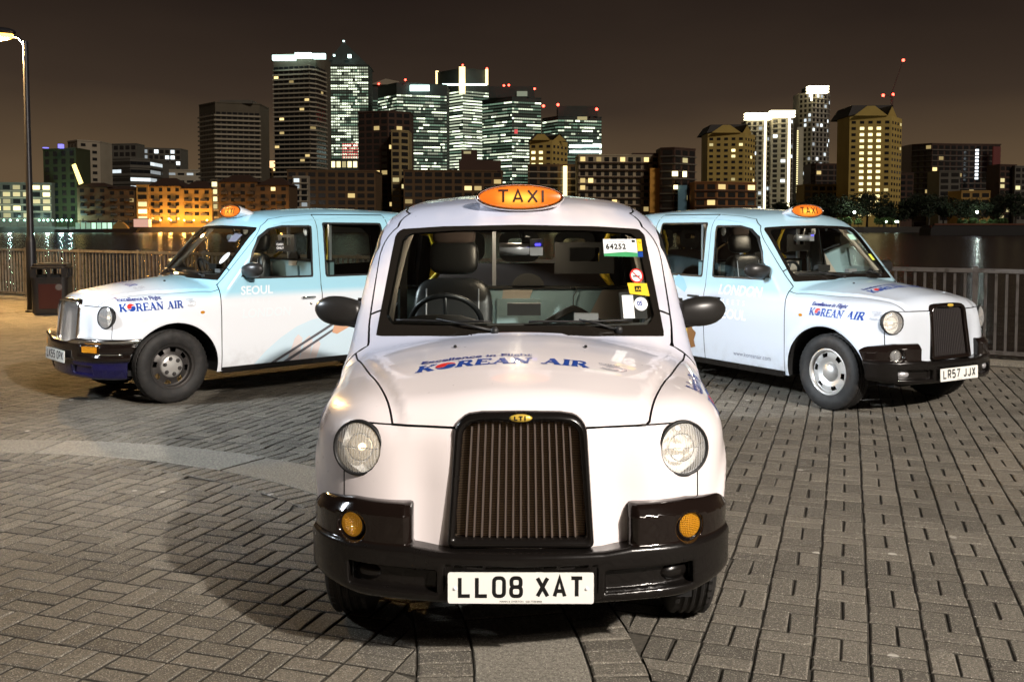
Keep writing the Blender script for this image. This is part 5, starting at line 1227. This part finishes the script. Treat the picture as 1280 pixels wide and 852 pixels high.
rt, L, h = building('office_tower', 'wide dark office tower with a bright white rooftop sign', [(474, 26), (497, 0), (559, 12)], 106, 860, GLS(), 3.44, 2.64, .50, L_COOL, band=.35, cat='office tower', group=CANARY, dark=L_DIMC, run=.6, skip_top=9, seed=12, floorvar=.8)
boxpart(rt, L, 'rooftop_sign', 514, 538, 109, 116, 862, 1.5, M_NEON, off=-3); redlight(rt, L, 508, 102, 858)
rt, L, h = building('office_tower', 'tall office tower with bright yellow vertical light strips at its corners', [(545, 30), (579, 0), (611, 16)], 88, 940, GLS(), 3.53, 2.64, .85, L_COOL, band=.35, cat='office tower', group=CANARY, dark=L_DIMC, run=.8, skip_top=20, seed=30, floorvar=.35)
for x0, x1, y0, y1, d in ((545.5, 549, 91, 107, 28), (574.5, 582, 86, 119, -2), (607, 610.5, 89, 108, 12)): boxpart(rt, L, 'corner_light_strip', x0, x1, y0, y1, 940 + d, 2, mat('strip_light', (1, .8, .4), .5, emit=(1, .78, .36), es=2.2))
boxpart(rt, L, 'lit_cornice', 554, 609, 107, 109, 936, 2, M_NEON, off=-2)
for x, y in ((579, 84), (609, 88)): redlight(rt, L, x, y, 938)
rt, L, h = building('office_tower', 'office tower with a stepped dark top and green lit left face', [(603, 24), (640, 0), (676, 10)], 123, 840, GLS(), 3.35, 2.56, .60, L_COOL, band=.35, cat='office tower', group=CANARY, dark=L_DIMC, run=.78, skip_top=3, seed=41, floorvar=.7)
boxpart(rt, L, 'stepped_top', 612, 668, 110, 124, 850, 26, GLS()); boxpart(rt, L, 'top_window', 646, 659, 116, 122, 848, 1, L_COOL, off=-.4)
for x, y in ((630, 109), (636, 108.5), (668, 113)): redlight(rt, L, x, y, 838)
boxpart(rt, L, 'red_sign', 643, 647, 163, 168, 838, 1, MATS['red_glow_panel'], off=-.2)
rt, L, h = building('office_tower', 'rightmost lit office tower, two bright white bands low on its face', [(678, 18), (697, 0), (705, 0), (751, 8)], 147, 800, GLS(), 3.27, 2.48, .32, L_COOL, band=.3, cat='office tower', group=CANARY, dark=L_DIMC, run=.7, skip_top=2, seed=52, floorvar=.9)
boxpart(rt, L, 'dark_roof_storey', 697, 746, 134, 147, 806, 24, GLS()); boxpart(rt, L, 'roof_sign', 721, 733, 147.5, 151.5, 800, 1, L_YEL, off=-2)
for y in (182, 189): boxpart(rt, L, 'bright_floor', 711, 751, y, y + 3, 803, 1, M_NEON, off=-2)
for x, y in ((679, 134), (697, 132.5), (745, 138)): redlight(rt, L, x, y, 798, 1.1)
# middle distance
building('brown_tower_block', 'dark brown tower block with a thin red roof line in front of the lit towers', [(449, 6), (486, 0), (514, 6)], 141, 470, DKB(), 3.0, 3.4, .05, L_WARM, cat='tower block', group=None, seed=2)
rt, L, h = building('stair_tower', 'narrow pale concrete stair tower beside the dark brown tower block', [(490, 0), (501, 0), (512, 4)], 165, 462, wall('sodium_lit_concrete', (.34, .26, .12)), 3.0, 4.2, .18, L_YEL, cat='tower', group=None, seed=3)
rt, L, h = building('apartment_block', 'long dark brick block below the lit towers, left of the TAXI sign', [(505, 0), (628, 6)], 214, 440, BRICK(), 3.0, 4.2, .035, L_WARM, seed=6)
boxpart(rt, L, 'upper_storeys', 574, 626, 201, 215, 446, 14, DKB()); boxpart(rt, L, 'roof_drum', 577, 596, 188, 201, 446, 12, DKB()); boxpart(rt, L, 'drum_window', 580, 589, 190, 193, 446, 1, L_YEL, off=-.8)
building('apartment_block', 'dark brick riverside block between the brown towers and the left taxi roof', [(360, 0), (470, 8)], 214, 430, BRICK(), 3.0, 4.0, .03, L_WARM, seed=7)
building('white_stepped_block', 'small white stepped block in front of the white-crowned dark tower', [(367, 0), (386, 0)], 222, 428, PALE(), 2.6, 3, .1, L_WHITE, band=.5, bandm=PALE(), seed=7)
def house_row(label, x0, x1, ytop, yg, Y, m, lit=.04, seed=1, glow=L_WARM):
    rt, L, h = building('apartment_block', label, [(x0, 0), (x1, 0)], ytop, Y, m, 2.9, 3.3, lit, glow, seed=seed, ww=.42, wh=.5, depth=16, parapet=False)
    a, b = L((PX(x0, Y), Y)), L((PX(x1, Y), Y)); mid = (a[0] + b[0]) / 2; t = PZ(yg, Y) - 1.1
    MB().add([(a[0] - .5, a[1] - .5, h), (b[0] + .5, a[1] - .5, h), (b[0] + .5, a[1] + 16, h), (a[0] - .5, a[1] + 16, h), (a[0] + .3 * (b[0] - a[0]), a[1] + 6, t), (b[0] - .3 * (b[0] - a[0]), a[1] + 6, t)], [(0, 1, 5, 4), (1, 2, 5), (2, 3, 4, 5), (3, 0, 4)]).build('roof', mat('brown_tile_roof', (.05, .025, .015), .8), rt)
    n = max(1, int((x1 - x0) / 14)); Bm = MB()
    for k in range(n):
        x = a[0] + (b[0] - a[0]) * (k + .5) / n
        for f in range(int(h / 2.9) - 1): Bm.box((x, a[1] - .6, 2.2 + f * 2.9), (2.6, 1.2, .9))
    Bm.build('balcony', mat('balcony_metal', (.06, .05, .045), .6), rt, kind='stuff')
    return rt
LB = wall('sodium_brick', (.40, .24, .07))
house_row('brown brick riverside flats right of the green glass tower', 98, 136, 234, 228, 402, BRICK(), seed=4)
house_row('low brown riverside flats between two taller blocks on the left', 136, 172, 237, 232, 402, BRICK(), seed=5)
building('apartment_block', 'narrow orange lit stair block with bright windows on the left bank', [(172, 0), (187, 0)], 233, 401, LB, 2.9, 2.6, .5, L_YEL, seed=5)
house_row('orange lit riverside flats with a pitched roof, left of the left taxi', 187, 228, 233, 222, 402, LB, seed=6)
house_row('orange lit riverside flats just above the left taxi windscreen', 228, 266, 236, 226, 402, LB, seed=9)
building('stair_tower', 'slim striped stair tower between orange flats and brown flats', [(265, 0), (274, 0)], 226, 404, CONC(), 3, 3.5, .5, L_YEL, band=.5, bandm=PALE(), cat='tower', group=None, seed=2)
house_row('brown riverside flats with tiled roof below the broad dark tower', 274, 323, 228, 218, 403, BRICK(), .06, seed=14)
house_row('brown riverside flats below the tower with the bright roof line', 323, 362, 232, 222, 403, BRICK(), .05, seed=15)
building('low_pale_block', 'small pale block with an orange box sign between the two dark banded towers', [(334, 0), (350, 0)], 209, 600, PALE(), 3, 3, .1, L_WARM, group=None, seed=15)
m = MB(); m.box((PX(342, 600), 600, PZ(206, 600)), (6, 3, 4)).build('lit_box_sign', mat('box_sign', (1, .7, .4), .5, emit=(1, .58, .28), es=2.2), label='small glowing orange box sign on a roof between two dark towers', cat='sign')
# centre right
gable_tower('smallest gabled yellow tower block, right of the lit office towers', 662, 690, 709, 176, 167, 480, mask=lambda e, c, nc, f, nf: (True if (c in (int(nc * .32), int(nc * .55)) and 1 <= f <= 7 and e == 0) else None), lit=.03, seed=2)
rt, L, h = building('apartment_block', 'brown block with one bright vertical strip of light, right of the TAXI sign', [(660, 0), (724, 3)], 207, 450, BRICK(), 3.0, 4.6, .12, L_YEL, seed=19, band=.5, bandm=PALE())
boxpart(rt, L, 'lit_stair_strip', 703.5, 708.5, 208, 246, 450, 1, mat('warm_strip', (1, .85, .5), .5, emit=(1, .80, .36), es=2.4), off=-1.2)
rt, L, h = building('apartment_block', 'cream apartment block with arched top windows and planted balconies', [(723, 0), (812, 4), (826, 6)], 195, 420, wall('cream_render', (.44, .36, .24)), 3.0, 3.4, .10, L_WARM, band=1.1, bandm=DKB(), seed=23, ww=.6)
boxpart(rt, L, 'orange_lit_wall', 811, 824, 211, 266, 420, 2, wall('orange_lit_tone', (.72, .36, .07)), off=-2.2)  # orange light on this wall is put into its base colour
boxpart(rt, L, 'roof_storey', 790, 826, 192, 196, 425, 10, DKB())
rt, L, h = building('apartment_block', 'dark glazed apartment block with a blue lit balcony column', [(825, 0), (842, -3), (868, 6)], 187, 415, DKB(), 3.1, 3.8, .12, L_YEL, band=.6, bandm=CONC(), seed=31)
boxpart(rt, L, 'blue_lit_balconies', 846, 857, 232, 266, 411, 1.5, wall('blue_lit_tone', (.12, .24, .32)), off=-2)  # blue glow on the balconies is painted as their base colour
for x0, x1, y0, y1 in ((838, 845, 215, 221), (851, 856, 215, 222), (840, 845, 232, 237)): boxpart(rt, L, 'bright_window', x0, x1, y0, y1, 411, .5, mat('bright_pane', (1, .9, .6), .4, emit=(1, .85, .45), es=2.8), off=-3)
rt, L, h = building('apartment_block', 'low brown block with dark glazed left end above the right taxi', [(868, 0), (895, -2), (944, 8)], 229, 405, wall('rust_brick', (.26, .11, .035)), 3.2, 4.2, .10, L_WARM, band=.6, bandm=DKB(), seed=33)
gable_tower('left gabled yellow tower block, in front of the twin lit towers', 883, 929, 942, 167, 155, 500, lit=.09, seed=8)
TW = 'slim towers with blazing white crowns'
for lab, x0, xm, x1, y0, sd_ in (('left one of the twin towers with white light crowns and edge strips', 931, 952, 960, 152, 5), ('right one of the twin towers with white light crowns and edge strips', 962, 982, 989, 149, 6)):
    rt, L, h = building('crowned_tower', lab, [(x0, 4), (xm, 0), (x1, 8)], y0, 620, wall('grey_render', (.30, .29, .25)), 3.1, 3.4, .10, L_WHITE, band=.5, cat='tower', group=TW, seed=sd_, ww=.55)
    for yy in (y0 - 9, y0 - 6, y0 - 2.5): boxpart(rt, L, 'crown_light', x0 - 2, x1 + 1, yy, yy + 1.6, 618, 6, M_NEONW, off=-3)
    boxpart(rt, L, 'edge_light_strip', xm + (.5 if sd_ == 5 else .0), xm + 2.4, y0 + 1, 262, 617, 1, M_NEONW, off=-2.5)
rt, L, h = building('crowned_tower', 'tallest slim tower on the right with a white light crown', [(996, 8), (1012, 0), (1031, 8), (1034, 14)], 118, 640, wall('grey_render', (.30, .29, .25)), 3.1, 3.2, .16, L_WHITE, band=.5, cat='tower', group=TW, seed=9, ww=.55)
boxpart(rt, L, 'crown_storey', 1006, 1031, 110, 119, 645, 14, GLS())
for yy in (110, 113, 116.5): boxpart(rt, L, 'crown_light', 1006, 1031, yy, yy + 1.8, 636, 6, M_NEONW, off=-3)
boxpart(rt, L, 'edge_light_strip', 1009, 1011, 118, 128, 637, 1, M_NEONW, off=-2.5)
boxpart(rt, L, 'left_wing', 994, 1002, 160, 262, 645, 18, wall('grey_render', (.30, .29, .25)))
m = MB()
for k in range(30): o = L((PX(994.5, 640), 640)); m.box((o[0], o[1] - .6, PZ(165 + k * 2.6, 640) - 1.1), (.9, .4, .7), a=.8)
m.build('wing_light', L_YEL, rt, kind='stuff')
building('apartment_block', 'dark square block between the tall crowned tower and the right gabled tower', [(1012, 3), (1018, 0), (1056, 3)], 206, 560, DKB(), 3.1, 3.6, .04, L_WARM, band=.4, bandm=CONC(), seed=35)
building('apartment_block', 'long low yellowish block behind the trees left of the right gabled tower', [(1004, 0), (1058, 0)], 232, 500, wall('sodium_lit_concrete', (.34, .26, .12)), 3.1, 3.6, .04, L_WARM, seed=36)
rt, L = gable_tower('right gabled yellow tower block with a lit column of stair windows', 1059, 1111, 1124, 146, 131, 470, mask=lambda e, c, nc, f, nf: (True if (e == 0 and c in (int(nc * .26), int(nc * .40), int(nc * .40) + 1) and f >= 1) else None), lit=.03, seed=12)
rt, L, h = building('slab_block', 'long dark slab block with a column of white lights, far right', [(1137, 8), (1162, 0), (1185, 3), (1247, 6)], 181, 540, DKB(), 3.0, 3.6, .02, L_WARM, band=.5, bandm=CONC(), cat='slab block', group=None, seed=44)
m = MB()
for k in range(9): o = L((PX(1216, 540), 540)); m.box((o[0], o[1] - 2.0, PZ(189 + k * 4.3, 540) - 1.1), (1.6, .4, 1.1), a=1.)
m.build('landing_light', L_WHITE, rt, kind='stuff')
boxpart(rt, L, 'red_lit_end', 1238, 1247, 184, 215, 540, 1, mat('dim_red_glow', (.06, .02, .02), .6, emit=(1, .1, .06), es=.03), off=-.4)
building('apartment_block', 'small dark block in front of the long slab block on the right', [(1172, 0), (1198, 0)], 215, 480, CONC(), 3, 3.4, .05, L_WARM, seed=46)
building('apartment_block', 'dark block right of the long slab block with two bright windows', [(1247, 0), (1268, 4)], 207, 500, DKB(), 3, 3.4, .10, L_YEL, seed=47)
building('apartment_block', 'block cut by the right edge of the picture', [(1266, 0), (1320, 4)], 209, 500, CONC(), 3, 3.4, .12, L_YEL, seed=48)
building('low_block', 'low block behind the trees right of the right gabled tower', [(1122, 0), (1140, 0)], 218, 520, DKB(), 3, 3.4, .05, L_WARM, group=None, seed=49)
building('low_block', 'low orange lit block between the trees at the far right', [(1200, 0), (1236, 0)], 240, 450, LB, 3, 3.4, .10, L_WHITE, group=None, seed=50)
# crane
Yc = 600; cr_ = empty('tower_crane', (PX(1111, Yc), Yc, 1.1), 0, 'thin tower crane with red lights above the right gabled tower', 'crane'); ox = PX(1111, Yc)
P = lambda x, y: (PX(x, Yc) - ox, 0, PZ(y, Yc) - 1.1); M_CR = mat('crane_steel', (.10, .04, .03), .6)
MB().tube([(0, 0, 0), P(1111, 121)], .8, 4).build('mast', M_CR, cr_); MB().tube([P(1109, 123), P(1124, 78)], [.5, .25], 4).build('jib', M_CR, cr_); MB().tube([P(1111, 121), P(1101, 121)], .4, 4).build('counter_jib', M_CR, cr_)
for x, y in ((1124, 78), (1100, 121), (1112, 120)): MB().ellipsoid(P(x, y), (.9, .9, .9), 8, 6).build('aviation_light', M_REDL, cr_)
# ---------------------------------------------------------------- riverside lamps, pier, barge
def bank_lamp(i, x, col, es, Y=399.5, power=0, h=2.7, hue='orange', r=.50, total=''):
    o = empty('promenade_lamp', (PX(x, Y), Y, 1.1), 0, f'{ORD[i]} {hue} promenade lamp from the left on the far bank{total}', 'street lamp', f'{hue} lamps along the far promenade')
    link('pole', cached('blp', lambda: MB().tube([(0, 0, 0), (0, 0, 2.5)], .06, 5).mesh('p')), M_POLE, o)
    link('lantern', cached(('bll', hue, r), lambda: MB().ellipsoid((0, 0, h), (r, r, r), 8, 6).mesh('l')), mat('lantern_' + hue, col, .4, emit=col, es=es), o)
    if power: lamp('lantern_light', (0, -.9, h + .6), col, power, .5, parent=o)
ORD = ['first', 'second', 'third', 'fourth', 'fifth', 'sixth', 'seventh', 'eighth', 'ninth', 'tenth', 'eleventh', 'twelfth', 'thirteenth', 'fourteenth', 'fifteenth', 'sixteenth']
for i, x in enumerate((-2, 6, 14, 23, 32, 42, 50, 55.5, 61, 67, 73, 78.5, 84, 90)): bank_lamp(i, x, (.55, 1., .85), 5., power=3600 if i in (2, 5, 8, 11, 13) else 0, hue='green', r=.36)
for i, x in enumerate((181, 189, 201.5, 214.5, 231, 243, 259.5, 300, 352)): bank_lamp(i, x, (1., .50, .12), 8., power=3200 if i in (2, 3, 4, 5, 6) else 2500, Y=397.5, hue='orange', r=.40)
bank_lamp(0, 1067, (.85, 1., .85), 30., power=3200, hue='white', r=.5, h=6.0, total=', lighting the left trees'); bank_lamp(1, 1220, (.85, 1., .9), 30., power=2600, hue='white', r=.5, h=6.2, total=', lighting the right trees')
for i, x in enumerate((1107, 1119, 1121.5)): bank_lamp(i, x, (.8, 1., .8), 10., hue='pale', r=.4, h=2.2)
Yp = 390; pr = empty('river_pier', (PX(120, Yp), Yp, -1.1), 0, 'floating river pier with a lit glazed shelter below the brown flats', 'pier')
m = MB(); m.box((0, 0, .7), (30, 5, 1.2)).build('pontoon', mat('pontoon_steel', (.03, .03, .03), .6), pr)
MB().box((1, 0, 4.6), (17, 4, .3)).build('shelter_roof', CONC(), pr)
m = MB(); [m.add([(-7 + k * 2.1, -1.9, 1.5), (-5.3 + k * 2.1, -1.9, 1.5), (-5.3 + k * 2.1, -1.9, 3.9), (-7 + k * 2.1, -1.9, 3.9)], [(0, 1, 2, 3)], random.random()) for k in range(8)]; m.build('lit_pane', litmat('pier_light', (.6, 1., .7), .15, 1.4), pr, kind='stuff')
for k in range(5): MB().tube([(-12 + k * 6, 2.8, -3), (-12 + k * 6, 2.8, 5.5)], .25, 6).build('mooring_post', M_POLE, pr)
kb = empty('riverside_kiosk', (PX(179, 396), 396, 1.1), 0, 'small pink lit kiosk on the quay below the orange flats', 'kiosk')
MB().box((0, 0, 1.6), (6, 3, 3.2)).build('kiosk_wall', mat('pink_glow_wall', (.7, .45, .4), .6, emit=(1, .55, .42), es=.55), kb); MB().box((0, 0, 3.3), (6.6, 3.4, .25)).build('kiosk_roof', DKB(), kb)
bt = empty('moored_boat', (PX(152, 385), 385, -1.1), 0, 'small dark boat with a peaked cabin moored beside the pier', 'boat')
MB().prism([(-6, 0), (6, 0), (7, 1.6), (-6.5, 1.6)], -1.5, 1.5, 'xz').build('hull', mat('boat_hull', (.05, .03, .02), .5), bt); MB().prism([(-3, 1.6), (3, 1.6), (2, 3.2), (.5, 4.2), (-1, 4.2), (-2.5, 3.0)], -1.1, 1.1, 'xz').build('cabin', wall('sodium_brick', (.40, .24, .07)), bt)
bg_ = empty('barge', (PX(1245, 290), 290, -1.1), 0, 'long dark barge with a rusty red deck edge moored on the right', 'barge')
MB().prism([(-21, .0), (22, .0), (22, 2.9), (-20, 2.9), (-21, 1.8)], -4, 4, 'xz').build('hull', mat('barge_hull', (.012, .010, .010), .6), bg_); MB().box((.5, -3.6, 3.15), (41, 1.2, .45)).build('deck_edge', mat('rusty_deck', (.12, .04, .02), .8), bg_)
MB().box((-20.3, -3, 1.9), (.9, 1, 1.8)).build('bow_fender', MATS['rusty_deck'], bg_)
# ---------------------------------------------------------------- trees on the right bank
def tree_mesh(seed, h, w, n=2600):
    g = np.random.default_rng(seed); cl = []
    for _ in range(26):
        a = g.uniform(0, 6.28); rr_ = g.uniform(0, 1)**.6; zz = g.uniform(.32, .95); k = math.sin(math.pi * min(1, (zz - .22) / .86))**.6
        cl.append((math.cos(a) * rr_ * w / 2 * k, math.sin(a) * rr_ * w / 2 * k, zz * h, g.uniform(.10, .20) * w))
    cl = np.array(cl); idx = g.integers(0, len(cl), n); d = g.normal(size=(n, 3)); d /= np.linalg.norm(d, axis=1)[:, None]
    c = cl[idx, :3] + d * (cl[idx, 3] * g.uniform(.55, 1.08, n)**1)[:, None] * np.array([1, 1, .75])
    u = g.normal(size=(n, 3)); u /= np.linalg.norm(u, axis=1)[:, None]; v = np.cross(u, g.normal(size=(n, 3))); v /= np.linalg.norm(v, axis=1)[:, None]
    s = g.uniform(.16, .42, n)[:, None]; V = np.stack([c - u * s, c + v * s * .7, c + u * s, c - v * s * .7], 1).reshape(-1, 3)
    F = np.arange(4 * n).reshape(-1, 4); me = mesh('crown', V, F); return me, cl
M_LEAF = mat('foliage', (.02, .03, .01), .8); q = NT(M_LEAF); isl = q.n('ShaderNodeNewGeometry').outputs['Random Per Island']; q.to('Base Color', q.mix(isl, (.006, .009, .004), (.022, .034, .010)))
M_LEAFLIT = mat('lamplit_foliage', (.05, .09, .02), .8)  # lighter copy of the leaf colour, lamp light put into the shrubs
M_BARK = mat('bark', (.05, .035, .025), .9)
KINDS = [tree_mesh(s_, h_, w_) for s_, h_, w_ in ((1, 11.5, 13.5), (2, 13.5, 12.5), (3, 9.0, 12.0), (4, 7.0, 9.5))]
def trunk_mesh(cl, h):
    m = MB(); m.tube([(0, 0, 0), (.1, 0, h * .3), (0, .1, h * .55)], [.38, .28, .14], 7)
    for c in cl[:9]: m.tube([(.08, 0, h * (.24 + .2 * random.random())), (c[0] * .5, c[1] * .5, c[2] * .8), (c[0], c[1], c[2])], [.14, .09, .03], 5)
    return m.mesh('trunk')
TR = [trunk_mesh(cl, h_) for (me, cl), h_ in zip(KINDS, (11.5, 13.5, 9, 7))]
tl = [(985, 3, 8.3), (1001, 0, 6.4), (1020, 1, 7.2), (1042, 0, 10.0), (1062, 2, 5.5), (1083, 0, 11.8), (1104, 2, 4.2), (1122, 3, 7), (1140, 1, 9.5), (1160, 0, 8.2), (1178, 1, 9.6), (1200, 0, 7.8), (1222, 2, 8.0), (1245, 1, 8.6), (1268, 0, 10.2), (1292, 1, 8)]
HT = (11.5, 13.5, 9, 7)
for i, (x, k, hh) in enumerate(tl):
    Yt = 404 + (i * 37 % 11) + (3 if k == 2 else 8); need = [9.5, 11.5, 12.5, 14, 11, 15, 8.5, 10, 13, 14, 13, 12, 11, 13, 14.5, 13][i]; sc = need / HT[k]
    t = empty('tree', (PX(x, Yt), Yt, 1.1), i * 1.3, f'dark leafy tree on the far right bank, {ORD[i]} from the left', 'tree', 'trees along the far right bank'); t.scale = (sc * 1.1, sc * 1.1, sc)
    link('trunk', TR[k], M_BARK, t); link('crown', KINDS[k][0], M_LEAF, t)
# low shrubs under the lamps
for i, x in enumerate((1050, 1058, 1072, 1098, 1106, 1114, 1202, 1214, 1228, 1240, 1252)):
    t = empty('bush', (PX(x, 401), 401, 1.1), i * 2.1, f'low lit green bush on the far right quay, {ORD[i]} from the left', 'bush', 'bushes on the far right quay'); sc = (.55, .6, .5)[i % 3]; t.scale = (sc * .8, sc * .8, sc * (.9 if i < 6 else .8))
    link('stem', TR[3], M_BARK, t); link('foliage', KINDS[3][0], M_LEAFLIT, t)
# ---------------------------------------------------------------- the three taxis
def head(dx, dy): return math.atan2(dy, dx)
make_taxi('front', (.036, 4.230), head(math.sin(R(-.35)), -1), 'pinkish white taxi facing the camera, plate LL08 XAT, black mesh grille and amber lamps')
make_taxi('left', (-3.696, 9.762), head(-math.cos(R(42.4)), -math.sin(R(42.4))), 'white and blue taxi on the left with chrome grille and navy lower bumper')
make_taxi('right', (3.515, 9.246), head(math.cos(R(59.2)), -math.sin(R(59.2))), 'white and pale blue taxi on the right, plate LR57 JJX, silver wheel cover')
# photographer's floods on stands, outside the frame, that light the three cabs
lamp('flood_right', (10.5, -8.0, 10.2), (1, .91, .82), 6100, .5, 'AREA', aim=(-.5, 6.5, .4))
lamp('flood_left', (-9.2, 6.2, 4.9), (.84, .92, 1), 250, 1.0, 'AREA', aim=(2.4, 8.7, 1.0), spread=58)
# black coat hanger hooked on the partition of the front taxi
hz = 1.285
hg = empty('coat_hanger', (.036 + .333, 4.23 + 1.70, 1.08), 0, 'black coat hanger hanging inside the front taxi behind the windscreen', 'coat hanger')
m = MB(); m.tube([(0, 0, .095), (0, 0, .155), (.012, 0, .175), (.022, 0, .195), (.010, 0, .215), (-.012, 0, .212), (-.018, 0, .198)], .003, 6); m.build('hook', M_CHROME, hg, smooth=True)
m = MB(); m.prism([(-.185, -.01), (-.16, -.012), (0, .065), (.16, -.012), (.185, -.01), (.175, .012), (.05, .085), (0, .105), (-.05, .085), (-.175, .012)], -.012, .012, 'xz'); m.build('hanger_arms', M_DASH, hg, bevel=.004)
